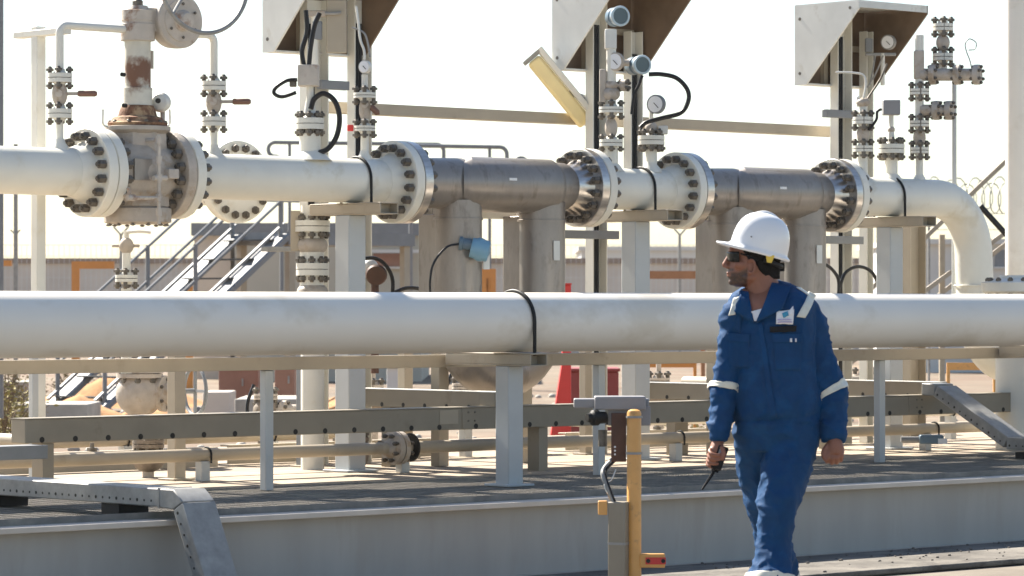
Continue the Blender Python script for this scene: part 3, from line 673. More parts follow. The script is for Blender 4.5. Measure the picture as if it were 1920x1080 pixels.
for px, d, yt, r, lab in ((498, 3.6, 742, 24, 'squat brownish valve body behind the long tray by the thin grey post'), (700, 4.0, 725, 20, 'squat brownish valve body behind the branch tray at left'), (870, 3.9, 722, 24, 'squat brownish valve body below the first grey meter'), (1235, 4.1, 712, 22, 'squat brownish valve body behind the yellow post'), (1620, 3.8, 705, 22, 'squat brownish valve body right of the man')):
    stack('low_valve', lab, 'valve', px, d, [('pipe', 840, yt, r * .45), ('ball', yt + 28, r, r, m_grime), ('fl', yt + 2, r * .95, 5, m_cast), ('pipe', yt - 6, yt - 40, r * .22), ('arm', yt + 28, px + r * 2.4, r * .8, px + r * 1.5), ('hose', [(px - r, yt - 20, 30), (px - r * 1.5, yt + 20, 20), (px - r * 1.2, yt + 70, 10)], 3.5)], mt=m_cast)
for px, d, y0, w, lab in ((566, 2.5, 690, .05, 'thin dark upright behind the rail right of the brown cabinet'), (760, 3.0, 688, .07, 'dull upright behind the branch tray left of the first meter'), (1098, 2.6, 690, .06, 'dull upright beside the red fire box')):
    q = PD(px, y0, d); t = T('stub_post', lab, 'post', (q.x, d, DECK)); MB().box(q.x - w / 2, q.x + w / 2, d - w / 2, d + w / 2, .399, q.z + .3).build('post', m_fascia if px == 566 else m_beige, t, bevel=.003); MB().box(q.x - w, q.x + w, d - w, d + w, .3985, .41).build('base_plate', m_beige, t, bevel=.002)
# flange pair on the small line
t = T('line_flange', 'bolted flange pair on the thin low pipe left of the grey pipe post', 'flange', (XS(742, DS), DS, zs))
for s, m2 in ((-1, m_cast), (1, m_cast)):
    f = MB().lathe((XS(742, DS) + s * .004, DS, zs), (s, 0, 0), [(0, .07), (.001, .098), (.034, .098), (.036, .06), (.075, .038)], 28).build('flange_disc', m2, t, ang=25)
    if s < 0: bolts(f, (XS(742, DS), DS, zs), (1, 0, 0), .076, 8, .16, .014)
MB().lathe((XS(768, DS), DS, zs), (1, 0, 0), [(0, .085), (.012, .085)], 28).build('spacer_ring', m_black, t)
# handwheel low at left
t = T('small_handwheel', 'thin dark handwheel low behind the rail at left', 'handwheel', PD(366, 735, 3.3)); c = PD(366, 733, 3.3); n1 = (Rv * .4 + Fv * .2).normalized()
ax_ = (Fv + Rv * 1.6).normalized(); x_, y_, _ = basis(ax_)
MB().tube([c + (x_ * math.cos(a) + y_ * math.sin(a)) * .15 for a in [2 * math.pi * q / 36 for q in range(37)]], .012, 8).build('rim', m_fascia, t)
b = MB(); b.beam(c - x_ * .15, c + x_ * .15, .016, .016); b.beam(c - y_ * .15, c + y_ * .15, .016, .016); b.tube([c, c - ax_ * .35], .016, 8); b.build('spokes', m_fascia, t)
# blind flange facing the viewer behind the mid pipe
cb = PD(447, 341, 2.55)
t = T('branch_flange', 'round bolted flange facing forward behind the pipe right of the rusty valve', 'flange', cb)
f = MB().lathe(cb, (0, -1, 0), [(-.12, .15), (-.06, .16), (-.058, .245), (0, .247), (.004, .24), (.006, .1)], 48).build('flange_disc', m_cream, t, ang=25); bolts(f, cb + V((0, .03, 0)), (0, -1, 0), .203, 16, .15, .024)
MB().cyl(cb + V((0, .05, 0)), cb + V((0, .7, 0)), .135, 32).build('pipe_stub', m_cream, t)

# ------------------------------------------------------------------ instrument hoods
dH = 2.75; xl = XS(1490, dH)
lo, hi = 0.0, dH
for _ in range(50):
    md = (lo + hi) / 2
    if XS(1610, md) > xl: hi = md
    else: lo = md
dN = lo
lo, hi = None, None
if abs(XS(1610, dN) - xl) > .05:
    best = min((abs(XS(1610, q / 200) - xl), q / 200) for q in range(0, 600)); dN = best[1]
xr_ = XS(1740, dN); zb_ = ZS(160, 1490, dH); zt3 = ZS(10, 1490, dH)
print('hood', dN, dH, xl, xr_, zb_, zt3)
def hood(dx, label):
    a, c = xl + dx, xr_ + dx; t = T('instrument_hood', label, 'hood', (a, dH, DECK), 'sheet metal hoods over the instruments'); th = .012
    dl = dH - .11
    prof = [(dH, zb_), (dH, zt3), (dN, zt3), (dN, zt3 - .06), (dl, zb_)]
    for x0, nm in ((a, 'side_panel'), (c - th, 'side_panel')):
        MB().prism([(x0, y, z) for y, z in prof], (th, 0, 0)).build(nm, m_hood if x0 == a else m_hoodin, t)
    MB().box(a + th, c - th, dN, dN + .006, zt3 - .05, zt3 - .0005).build('fascia', m_hood, t)
    MB().box(a + th + .001, c - th - .001, dN + .007, dH - .002, zt3 - .012, zt3 - .001).build('roof', m_hood, t)
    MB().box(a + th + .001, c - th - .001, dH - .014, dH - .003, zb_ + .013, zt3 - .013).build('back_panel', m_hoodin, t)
    MB().box(a + th + .001, c - th - .001, dl + .005, dH - .002, zb_ + .001, zb_ + .012).build('floor_panel', m_hood, t)
    b = MB()
    for y, z in ((dH - .05, zb_ + .08), (dH - .05, zt3 - .10), (dN + .08, zt3 - .05)): b.cyl((a - .003, y, z), (a + .002, y, z), .012, 8)
    b.build('rivet', m_bolt, t)
    b = MB(); b.box(a + th + .002, c - th - .002, dH - .045, dH - .016, (zb_ + zt3) / 2 - .02, (zb_ + zt3) / 2 + .02); b.box(a + .25, a + .29, dH - .05, dH - .015, zb_ + .013, zt3 - .014); b.build('mounting_rail', m_beige, t)
    return t
pxd = lambda px: XS(px, dH) - xl
def hood_post(px, d, w, label, ytop, mt=m_cream, cab=True):
    x = XS(px, d); zt_ = ZS(ytop, px, d)
    t = T('hood_post', label, 'post', (x, d, DECK), 'posts carrying the instrument hoods')
    b = MB(); k = .008
    b.box(x - w / 2, x + w / 2, d - .003, d + .005, DECK, zt_); b.box(x - w / 2, x - w / 2 + k, d - .07, d - .003, DECK, zt_); b.box(x + w / 2 - k, x + w / 2, d - .07, d - .003, DECK, zt_)
    b.build('channel', mt, t, bevel=.002)
    if cab:
        b = MB()
        for i in range(3): b.tube(curve([(x - w / 2 + .03 + .022 * i, d - .03 - .01 * (i % 2), DECK + .02), (x - w / 2 + .035 + .02 * i, d - .03, 1.5), (x - w / 2 + .03 + .022 * i, d - .035, zt_ - .15)]), .011, 8)
        b.build('cable_bundle', m_hose, t)
    return t
for px, lab, off in ((492, 'instrument hood at upper left cut by the top of the photo', 492), (1035, 'instrument hood at upper middle above the blue transmitters', 1035), (1490, 'complete instrument hood at upper right with fascia in view', 1490)):
    hood(pxd(px), lab)
for px, w, lab, yt, cab in ((583, .17, 'wide post of the left hood', 0, True), (668, .14, 'narrow right hand post of the left hood', 0, True), (1112, .13, 'cable filled left post of the middle hood', 5, True), (1181, .11, 'right post of the middle hood beside the gauges', 60, True), (1571, .15, 'thick post of the right hood', 30, True), (1618, .07, 'thin post of the right hood', 60, False)):
    hood_post(px, dH - .09, w, lab, yt, cab=cab)
hood_post(1708, dH - .2, .17, 'short beige channel column between the right tee post and the elbow', 406, m_beige, False)
for px, d, y0, w, lab in ((331, 1.72, 610, .075, 'beige square post rising behind the long tray under the rusty valve'), (63, 1.9, 640, .04, 'slim stub post behind the left end of the long tray')):
    q = PD(px, y0, d); t = T('stub_post', lab, 'post', (q.x, d, DECK)); MB().box(q.x - w / 2, q.x + w / 2, d - w / 2, d + w / 2, .399, min(q.z, ZB - .30)).build('post', m_beige if px > 100 else m_post, t, bevel=.004); MB().box(q.x - w, q.x + w, d - w, d + w, .3985, .41).build('base_plate', m_beige, t, bevel=.002)
# clamp brackets
for n, (px, py, L, lab) in enumerate(((1575, 214, .32, 'dark clamp bracket across the right hood post'), (625, 160, .22, 'dark clamp bracket between the left hood posts'), (1100, 440, .55, 'dark lower clamp bracket below the middle hood'), (1570, 450, .5, 'dark lower clamp bracket beneath the right hood'))):
    q = PD(px, py, dH - .2); o = MB().obox(q, (1, 0, 0), (0, 1, 0), UP, L, .05, .055).build('clamp_bracket', m_fascia, None, bevel=.004, org=q); tag(o, lab, 'bracket')
# gear inside the right and left hood
stack('hood_gauge', 'small round gauge with tubing inside the right hood', 'gauge', 1655, dH - .3, [('gauge', 1664, 80, 14, m_galv), ('pipe', 160, 100, 4), ('box', 1622, 1680, 99, 105, 6, m_galv, 'manifold'), ('box', 1622, 1636, 72, 98, 14, m_fascia, 'valve_block'), ('hose', [(1640, 105), (1636, 130), (1630, 160)], 1.6, m_galv, 'tubing'), ('hose', [(1655, 105), (1640, 140), (1625, 165)], 1.6, m_galv, 'tubing')])
stack('hood_manifold', 'valve manifold and tubing inside the left hood', 'instrument', 590, dH - .35, [('pipe', 122, 30, 7), ('box', 572, 612, 20, 32, 14, m_cast, 'manifold'), ('ball', 50, 7, 7, m_dial), ('box', 586, 604, 40, 75, 14, m_fascia, 'valve_block'), ('hose', [(610, 26), (630, 26), (640, 24)], 3, m_galv, 'tubing'), ('box', 612, 650, 0, 100, 10, m_beige, 'mounting_plate')])
# long beige beam behind the hoods
dBm = dH + .08; zBm = ZS(206, 715, dBm)
t = T('cross_beam', 'long beige beam linking the hood posts behind the instruments', 'beam', (XS(590, dBm), dBm, zBm))
MB().box(XS(590, dBm), XS(1562, dBm), dBm - .03, dBm + .05, zBm - .036, zBm + .036).build('beam', m_beige, t, bevel=.004)
# amber strip lamp
p0 = PD(1000, 112, dH - .02); p1 = PD(1098, 232, dH - .02)
t = T('strip_lamp', 'slanting amber covered strip lamp on the middle hood post', 'lamp', p1)
ax_ = (p1 - p0).normalized(); nn = ax_.cross(Fv).normalized(); nn = nn if nn.x * Rv.x + nn.y * Rv.y > 0 else -nn
MB().obox((p0 + p1) / 2, ax_, Fv, nn, (p1 - p0).length, .11, .10).build('cover', m_lamp, t, bevel=.02)
MB().obox((p0 + p1) / 2 + nn * .075 - ax_ * .05, ax_, Fv, nn, (p1 - p0).length * .95, .13, .04).build('body', m_hood, t, bevel=.006)
MB().obox(p0 - ax_ * .02, ax_, Fv, nn, .025, .13, .13).build('end_cap', m_galv, t)
MB().beam(p1 + nn * .05 - ax_ * .25, PD(1105, 186, dH - .06), .03, .03).build('bracket', m_fascia, t)
# loose black cable loops behind front pipe
for n, (pts, d, lab) in enumerate((([(676, 486), (702, 484), (722, 496), (735, 520), (736, 550), (730, 600)], 2.3, 'black cable loop right of the left tee post'), ([(740, 548), (765, 540), (795, 546), (815, 580)], 2.2, 'low black cable arc between the loop and the first meter'), ([(1546, 495), (1560, 505), (1572, 525), (1572, 560)], 2.3, 'black cable dropping beside the right hood post'), ([(1574, 540), (1585, 512), (1608, 500), (1632, 508), (1645, 530), (1648, 560)], 2.3, 'black cable arc in front of the right tee post'))):
    P = [PD(x, y, d) for x, y in pts]; o = MB().tube(curve(P), .012, 8).build('loose_cable', m_hose, None, org=P[0]); tag(o, lab, 'cable')
# beacon like horn
t = T('sounder_horn', 'dark brown sounder with pale shield between tee post and first meter', 'sounder', PD(703, 545, 2.4)); c = PD(706, 512, 2.4)
MB().lathe(c, -Fv - UP * .3, [(-.06, .03), (0, .05), (.04, .068), (.06, .06)], 18).build('horn', m_brownpl, t); MB().ball(PD(694, 505, 2.45), (.06, .05, .065), 14, 8).build('shield', m_hood, t); MB().cyl(PD(703, 525, 2.4), PD(703, 700, 2.4), .025, 12).build('stem', m_brownpl, t)

# ------------------------------------------------------------------ yellow post in the foreground
DY = 16.55
q = PC(1189, 900, DY); py0 = V((q.x, q.y, 0)); zt4 = PC(1189, 767, DY).z; ky = DY / FPX
t = T('yellow_post', 'yellow tube post with rounded top and red reflector arm in front of the skid', 'post', py0)
b = MB(); r = 13.5 * ky; b.lathe(py0, UP, [(0, r), (zt4 - r * .6, r), (zt4 - r * .25, r * .86), (zt4 - r * .05, r * .5), (zt4, .004)], 24); b.build('tube', m_yellow, t)
for y in (782, 850): MB().lathe(V((q.x, q.y, PC(1189, y, DY).z)), UP, [(-.005, r + .001), (-.005, r + .006), (.006, r + .006), (.006, r + .001)], 24).build('band_clip', m_galv, t)
a = PC(1225, 1051, DY); o = MB().obox(a - Rv * 2 * ky, Rv, Fv, UP, 48 * ky, .045, 26 * ky).build('reflector_arm', m_yellow, t, bevel=.006)
MB().obox(a + Rv * 4 * ky - Fv * .024, Rv, Fv, UP, 38 * ky, .006, 13 * ky).build('red_reflector', m_red, o)
for s in (-1, 1): MB().cyl(a + Rv * (4 + s * 14) * ky - Fv * .032, a + Rv * (4 + s * 14) * ky - Fv * .026, 4 * ky, 12).build('screw', m_dark, o)
t = T('conduit_box', 'beige square duct strapped to the left of the yellow post', 'duct', py0 - Rv * .07)
z1 = PC(1160, 940, DY - .0).z; c = PC(1161, 1000, DY - .02); 
MB().obox(V((c.x, c.y, z1 / 2)), (Rv * .93 - Fv * .36), (Fv * .93 + Rv * .36), UP, 34 * ky, 34 * ky, z1).build('duct', m_tray, t, bevel=.006)
b = MB(); zz = PC(1160, 1018, DY).z; b.obox(V((c.x, c.y, zz)), (Rv * .93 - Fv * .36), (Fv * .93 + Rv * .36), UP, 36 * ky, 36 * ky, .012); b.build('strap', m_galv, t)
MB().obox(PC(1130, 952, DY - .02), Rv, Fv, UP, 17 * ky, .05, 26 * ky).build('yellow_stub', m_yellow, t, bevel=.004)
t = T('junction_box', 'grey flat junction box with black gland mounted at the top of the yellow post', 'junction box', PC(1170, 800, DY + .05))
MB().obox(PC(1162, 755, DY + .16), Rv, Fv, UP, 96 * ky, .20, 25 * ky).build('lid', m_grey, t, bevel=.006)
MB().obox(PC(1146, 756, DY + .20), Rv, Fv, UP, 142 * ky, .14, 18 * ky).build('body', m_grey, t, bevel=.006)
MB().obox(PC(1180, 780, DY + .10), Rv, Fv, UP, 80 * ky, .02, 36 * ky).build('flange_plate', m_grey, t, bevel=.003)
o = MB().lathe(PC(1128, 783, DY + .08), -Rv - Fv * .5, [(-.02, .028), (.02, .03), (.022, .038), (.05, .038), (.06, .024), (.08, .02)], 16).build('gland', m_black, t)
MB().obox(PC(1160, 820, DY + .06), Rv, Fv, UP, 28 * ky, .014, 92 * ky).build('backing_plate', m_brownpl, t, bevel=.003)
MB().lathe(PC(1130, 806, DY + .12), -UP, [(0, .022), (.08, .022)], 14).build('bushing', m_bolt, t)
b = MB(); [b.cyl(PC(1153, y, DY + .05), PC(1153, y, DY + .057), .005, 8) for y in (838, 845, 852)]; b.build('screw', m_whiteplain, t)
P = [PC(1150, 860, DY + .07), PC(1134, 876, DY + .05), PC(1130, 890, DY), PC(1138, 915, DY - .02), PC(1150, 945, DY - .02)]
t = T('flexible_cable', 'pale and dark cables looping from the brown plate down into the beige duct', 'cable', P[0])
MB().tube(curve(P), .0105, 8).build('grey_cable', m_galv, t); MB().tube(curve([p + Rv * .012 - UP * .004 for p in P]), .008, 8).build('black_cable', m_hose, t)
MB().tube(curve([PC(1155, 880, DY + .03), PC(1146, 900, DY), PC(1134, 905, DY - .02), PC(1136, 920, DY - .03), PC(1147, 932, DY - .02)]), .003, 6).build('tie_wire', m_hood, t)
t = T('deck_device', 'small dark blue boxed device lying on the deck at right', 'device', PD(1752, 836, 1.2)); c = PD(1746, 824, 1.1)
MB().obox(c, Rv, Fv, UP, .16, .08, .06).build('case', m_blue, t, bevel=.01); MB().obox(c + Rv * .07 - Fv * .042 - UP * .01, Rv, Fv, UP, .06, .004, .035).build('label_plate', m_whiteplain, t); MB().cyl(c - Rv * .08, c - Rv * .20, .02, 12).build('plug', m_fascia, t)

# ------------------------------------------------------------------ big white column at the right edge
DW = 25.5; q = PC(1900, 500, DW); kw = DW / FPX
t = T('white_column', 'tall thick white vertical pipe at the right edge', 'pipe', V((q.x, q.y, 0)))
MB().cyl(V((q.x + .03, q.y, 0)), V((q.x + .03, q.y, 5.5)), 20 * kw, 40).build('pipe_barrel', m_white, t)
t = T('right_flange', 'white bolted flange lying flat beside the foot of the elbow at the right edge', 'flange', PC(1905, 545, 23.6)); c = PC(1908, 530, 23.6)
f = MB().lathe(c, UP, [(-.10, .15), (-.06, .245), (0, .247), (.003, .24), (.03, .13), (.05, .12)], 44).build('flange_disc', m_cream, t, ang=25); bolts(f, c - UP * .03, UP, .2, 14, .13, .02)
MB().cyl(c - UP * .09, V((c.x, c.y, DECK)), .15, 28).build('pipe_leg', m_cream, t)
# grey mast at left edge
t = T('grey_mast', 'dark grey square mast at the left edge of the photo', 'post', PC(1, 800, 30)); q = PC(0, 470, 30)
MB().obox(V((q.x, q.y, 2.6)), Rv, Fv, UP, .055, .055, 4.4).build('shaft', m_fascia, t, bevel=.004)
# ------------------------------------------------------------------ yard behind the skid
def cbox(b, px0, px1, py0, py1, D, dep):
    c = (PC((px0 + px1) / 2, (py0 + py1) / 2, D)); k = D / FPX
    return b.obox(c + Fv * dep / 2, Rv, Fv, UP, abs(px1 - px0) * k, dep, abs(py1 - py0) * k)
def gy(D): return HZ + 1.39 * FPX / D            # photo row of the ground at depth D
def cthing(name, label, cat, px, D, group=None): return T(name, label, cat, PC(px, gy(D), D), group)
# boundary wall with coping and a mesh fence before it
t = cthing('boundary_wall', 'long pale brown boundary wall closing the yard far behind', 'wall', 960, 95)
b = MB(); cbox(b, -700, 2700, 494, gy(95), 95, .3); b.build('wall', m_wall, t)
b = MB(); cbox(b, -700, 2700, 484, 494, 94.9, .5); b.build('coping', m_wallb, t)
t = cthing('mesh_fence', 'tall pale wire mesh fence standing in front of the far wall', 'fence', 960, 80)
b = MB()
for i in range(-40, 230): cbox(b, i * 10, i * 10 + .7, 458, gy(80), 80, .008)
for y in (459, 480, 520, 560, 600): cbox(b, -400, 2300, y, y + .8, 80.02, .01)
b.build('mesh', m_pale, t)
for i in range(10):
    b = MB(); cbox(b, -300 + i * 262, -295 + i * 262, 440, gy(80), 80, .06)
    for s in (-1, 1): k = 80 / FPX; p = PC(-297 + i * 262, 441, 80); b.beam(p, p + Rv * s * 14 * k + UP * 16 * k, .04, .04)
    b.build('post', m_galv, t)
# flat roofed site buildings
def block(label, px0, px1, ytop, D, dep, mt, roof, rh=18, name='site_building', wins=()):
    t = cthing(name, label, 'building', (px0 + px1) / 2, D)
    b = MB(); cbox(b, px0, px1, ytop + rh, gy(D), D, dep); b.build('wall', mt, t)
    b = MB(); cbox(b, px0 - 6, px1 + 6, ytop, ytop + rh - .2, D - .15, dep + .3); b.build('roof', roof, t)
    for (a, c, y0, y1, m2) in wins:
        b = MB(); cbox(b, a, c, y0, y1, D - .06, .05); f = b.build('window', m2, t)
        b = MB(); cbox(b, a - 3, c + 3, y1, y1 + 4, D - .12, .11); b.build('sill', m_pale, f)
    return t
block('beige site building with dark grey roof edge behind the stairs', 440, 790, 418, 62, 6, mat('building_beige', (.48, .45, .37), .8, var=.06, scale=.8), m_fascia, 24, wins=[(700, 770, 475, 500, m_terra), (640, 690, 475, 500, m_terra)])
b = MB(); cbox(b, 690, 792, 468, 474, 61.6, .2); tag(b.build('ledge', m_pale), 'white ledge along the beige building right of the tee post', 'ledge')
block('low dark roofed shed behind the yard stairs', 364, 432, 418, 64, 4, m_wall, m_fascia, 24, name='site_shed')
block('pale clad building behind the elbow at right', 1690, 2080, 448, 70, 8, m_pale, m_pale, 10, wins=[(1866, 1884, 468, 500, m_fascia)])
block('white low building beyond the fence at centre right', 1090, 1420, 462, 120, 8, m_pale, m_pale, 8)
# orange pipe gates and barriers
def gate(px0, px1, y0, D, label, w=15, legs=(0, 1), mt=m_orange, th=None):
    t = cthing('pipe_barrier', label, 'barrier', (px0 + px1) / 2, D, 'orange pipe barriers in the yard'); k = D / FPX; th = th or w
    a = PC(px0, y0 + th / 2, D); c = PC(px1, y0 + th / 2, D)
    MB().beam(a, c, w * k, th * k, Fv).build('top_bar', mt, t)
    for l in legs:
        p = PC(px0 + w / 2 if l == 0 else px1 - w / 2, y0 + th, D); MB().beam(p, V((p.x, p.y, 0)), w * k, w * k, Rv).build('leg', mt, t)
gate(135, 214, 490, 56, 'orange pipe barrier with its post left of the stairs', 14, legs=(0,))
gate(346, 372, 506, 56, 'orange pipe barrier between the stair stringers', 16, legs=(0,))
gate(-120, 22, 488, 56, 'orange barrier at the left edge of the photo', 11, legs=(0,))
gate(902, 930, 504, 56, 'orange barrier between the legs of the first grey meter', 18)
gate(1176, 1322, 508, 58, 'rust orange beam barrier right of the middle post', 8, th=15, mt=mat('rust_orange', (.42, .19, .08), .7, var=.12))
gate(1190, 1306, 680, 36, 'low orange barrier under the rail left of the man', 6, th=9)
gate(1660, 1715, 680, 33, 'low amber block barrier right of the man', 6, th=14, mt=m_yellow)
gate(1775, 1868, 680, 33, 'low amber barrier behind the slanting tray', 6, th=14, mt=m_yellow)
# stairs: coming down toward the viewer's left
m_tread = mat('dark_tread_steel', (.05, .05, .05), .8)
def stairs(pxb, pyb, Db, run, rise, width, label, nst=9):
    p0 = PC(pxb, pyb, Db); p0.z = max(0, p0.z); dX = V((1, 0, 0)); dW = V((0, 1, 0)); t = T('yard_stairs', label, 'stairs', V((p0.x, p0.y, 0)), 'steel yard stairs')
    q = dX * run + UP * rise
    for s in (0, 1):
        o = MB().beam(p0 + dW * width * s, p0 + dW * width * s + q, .30, .06, None).build('stringer', m_fascia, t)
        sd = dW
        MB().beam(p0 + dW * (width * s) + UP * .16, p0 + dW * (width * s) + q + UP * .16, .05, .03, dW).build('edge', m_fascia, o)
    for k in range(nst):
        f = (k + .6) / nst; c = p0 + q * f; MB().box(c.x - .12, c.x + .12, p0.y + .04, p0.y + width - .04, c.z + .03, c.z + .05).build('tread', m_tread, t)
    for s in (0, 1):
        base = p0 + dW * width * s
        b = MB()
        for h in (.95, .50): b.tube([base + UP * h, base + q + UP * h, base + q + UP * h + dX * 1.4], .022, 8)
        for f in (.05, .52, .98): p = base + q * f; b.tube([p, p + UP * .97], .03, 8)
        b.build('handrail', m_fascia, t)
    top = p0 + q
    MB().box(top.x, top.x + 2.2, top.y - .1, top.y + width + .1, top.z - .12, top.z + .05).build('platform', m_fascia, t)
    for dx in (.1, 2.1):
        for dw in (0, width): MB().box(top.x + dx - .05, top.x + dx + .05, top.y + dw - .05, top.y + dw + .05, 0, top.z - .121).build('leg', m_beige, t)
    return t
Dst = 44
pb = PC(178, gy(Dst), Dst)
stairs(178, gy(Dst), Dst, 3.05, 2.30, 1.05, 'grey steel stairs with handrails climbing to a platform behind the rusty valve')
# right hand braced frame
for n, (a, c, D, w, lab) in enumerate(((( 1728, 452), (1882, 306), 40, 12, 'upper beige diagonal brace behind the elbow'), ((1735, 545), (1880, 440), 40, 12, 'middle beige diagonal brace right of the elbow'), ((1700, 600), (1880, 462), 41, 9, 'lower beige diagonal brace right of the elbow'))):
    p = PC(a[0], a[1], D); q = PC(c[0], c[1], D); e = (q - p).normalized(); q2 = q + e * 1.2; p2 = p - e * ((p.z) / e.z) 
    o = MB().beam(p2, q2, w * D / FPX, .05, Fv).build('diagonal_brace', m_beige, None, org=p2); tag(o, lab, 'brace', 'diagonal braces right of the elbow')
D = 40; t = cthing('brace_post', 'beige upright post tied to the diagonal braces right of the elbow', 'post', 1768, D); b = MB(); cbox(b, 1762, 1772, 440, gy(D), D + .1, .08); b.build('shaft', m_beige, t)
t = cthing('brace_post', 'beige upright carrying the braces outside the right edge', 'post', 1935, D); b = MB(); cbox(b, 1930, 1942, 250, gy(D), D + .1, .08); b.build('shaft', m_beige, t)
p = PC(1838, 386, 33); q = PC(1876, 428, 33); o = MB().tube([p, q, q + (q - p) * 1.2 , PC(1915, 460, 33), PC(1915, gy(33), 33)], .028, 10).build('black_arm', m_hose, None, org=q); tag(o, 'short black bar leaning beside the white column', 'bar')
# razor wire coil on a fence at right
t = cthing('razor_wire_fence', 'coil of razor wire on a fence between elbow and white column', 'fence', 1830, 52); k = 52 / FPX
b = MB(); P = []
for i in range(14 * 30):
    a = i / 14 * 2 * math.pi; u = i / (14 * 30); x = 1740 + 460 * u; P.append(PC(x + 14 * math.cos(a), 368 + (30 + 7 * math.sin(a * .37)) * math.sin(a), 52 + .22 * math.cos(a)))
b.tube(P, .009, 4); b.build('wire_coil', m_galv, t)
b = MB()
for x in (1742, 1900, 2050): cbox(b, x - 2, x + 2, 365, gy(52), 52, .05)
for y in (400, 430): cbox(b, 1740, 2060, y, y + 1, 52, .02)
b.build('fence_post', m_galv, t)
# tank top handrails far behind
def hoop(pts, D, r, label):
    P = [PC(x, y, D) for x, y in pts]; t = T('platform_handrail', label, 'handrail', P[0], 'grey handrails far behind the rear line')
    MB().tube(fillet(P, .12), r, 8).build('rail', m_fascia, t); return t
def up(px, y0, y1, D, t): MB().tube([PC(px, y0, D), PC(px, y1, D)], .028, 8).build('upright', m_fascia, t)
t = hoop([(528, 545), (528, 293), (503, 293), (503, 267), (790, 267), (832, 272), (832, 420)], 60, .035, 'grey looped handrail seen behind the left instruments'); [up(x, 267, 545, 60, t) for x in (543, 655)]
t = hoop([(770, 545), (770, 273), (950, 276), (954, 420)], 58, .035, 'grey bent handrail above the first grey meter'); [up(x, 275, 545, 58, t) for x in (918,)]
hoop([(965, 330), (965, 296), (988, 296), (988, 330), (988, 545)], 55, .03, 'little grey hoop rail just left of the second grey flange')
# thin far posts
for px, D, y0, w, lab in ((29, 50, 270, 7, 'thin grey post left of the beige bypass stand'), (70, 42, 400, 6, 'short beige stake behind the bypass stand')):
    t = cthing('yard_post', lab, 'post', px, D); b = MB(); cbox(b, px - w / 2, px + w / 2, y0, gy(D), D, .06); b.build('shaft', m_galv, t)
    b = MB(); p = PC(px, 440, D - .04)
    for s in (-1, 1): b.beam(p, p + Rv * s * .07 + UP * .07, .02, .02)
    b.build('fork', m_galv, t)
# cabinets, red fire gear, blocks seen below the rail
def cab(px0, px1, y0, D, mt, label, name='yard_cabinet', cat='cabinet'):
    t = cthing(name, label, cat, (px0 + px1) / 2, D); b = MB(); cbox(b, px0, px1, y0, gy(D), D, .8); b.build('body', mt, t, bevel=.01)
    b = MB(); cbox(b, px0 - 3, px1 + 3, y0 - 6, y0 - .3, D - .04, .88); b.build('lid', mt, t, bevel=.006)
    b = MB(); cbox(b, (px0 + px1) / 2 + 6, (px0 + px1) / 2 + 9, y0 + 20, y0 + 34, D - .03, .028); b.build('handle', m_galv, t)
cab(410, 484, 690, 44, m_terra, 'brown cabinet seen under the rail left of the thin grey post')
cab(515, 552, 685, 43, m_terra, 'brown cabinet seen under the rail right of the thin grey post')
cab(1070, 1160, 697, 36, m_dred, 'dark red cabinet right of the grey pipe post')
t = cthing('fire_box', 'bright red slant sided fire point box right of the first meter', 'fire box', 1050, 30); D = 30
pp = [PC(1024, gy(D), D), PC(1071, gy(D), D), PC(1071, 534, D), PC(1057, 534, D), PC(1054, 680, D)]
MB().prism(pp, Fv * .5).build('body', m_red, t, bevel=.008); b = MB(); cbox(b, 1055, 1072, 531, 533.7, D - .03, .56); b.build('cap', m_red, t)
cab(640, 684, 700, 41, m_pale, 'pale cabinet under the rail left of the upper branch tray'); cab(725, 768, 690, 40, m_pale, 'pale cabinet above the branch tray')
def slab(px0, px1, y0, D, dep, label, mt=m_conc):
    k = D / FPX; t = cthing('concrete_block', label, 'block', (px0 + px1) / 2, D, 'concrete blocks in the yard'); b = MB(); cbox(b, px0, px1, y0, gy(D), D, dep); b.build('block', mt, t, bevel=.015)
slab(25, 165, 758, 38, 1.2, 'long pale concrete kerb block at the far left'); slab(380, 432, 735, 39, .8, 'squat brownish block beside the low handwheel', m_wall)
slab(440, 565, 748, 36, 1.4, 'flat pale block behind the long tray near the thin post'); slab(-30, 56, 716, 47, 1.0, 'upper pale block at the left edge')
# mounds of orange soil and dry shrubs
m_soil = mat('orange_soil', (.46, .24, .10), .95, var=.25, scale=5, bump=.5, bscale=12)
def mound(px, D, rx, h, label, seed):
    rr = random.Random(seed); c = PC(px, gy(D), D); rows = []
    for i in range(15):
        row = []
        for j in range(15):
            u, v = i / 7 - 1, j / 7 - 1; q = max(0, 1 - (u * u + v * v) ** .5); z = h * (q * q * (3 - 2 * q)) * (1 + .35 * noise.noise((u * 3 + seed, v * 3, 1.3))) - .02
            row.append(c + Rv * u * rx + Fv * v * rx * .7 + UP * z)
        rows.append(row)
    o = MB().grid(rows).build('soil_mound', m_soil, None, org=c, ang=80); tag(o, label, 'soil mound', 'mounds of orange soil')
for a in ((150, 40, 1.0, .32, 'orange soil heap at the foot of the yard stairs', 1), (300, 41, .9, .22, 'orange soil heap beside the low valve', 2), (225, 47, 1.6, .45, 'orange soil heap seen between the stair treads', 3), (1280, 27, .9, .16, 'orange soil patch left of the walking man', 4), (700, 44, 1.4, .3, 'orange soil heap behind the upper branch tray', 5)): mound(*a)
m_leaf = mat('dry_shrub_leaves', (.32, .27, .09), .8, var=.35, scale=20); m_leaf2 = mat('green_shrub_leaves', (.19, .15, .06), .8, var=.3, scale=20); m_twig = mat('shrub_twigs', (.16, .11, .07), .9)
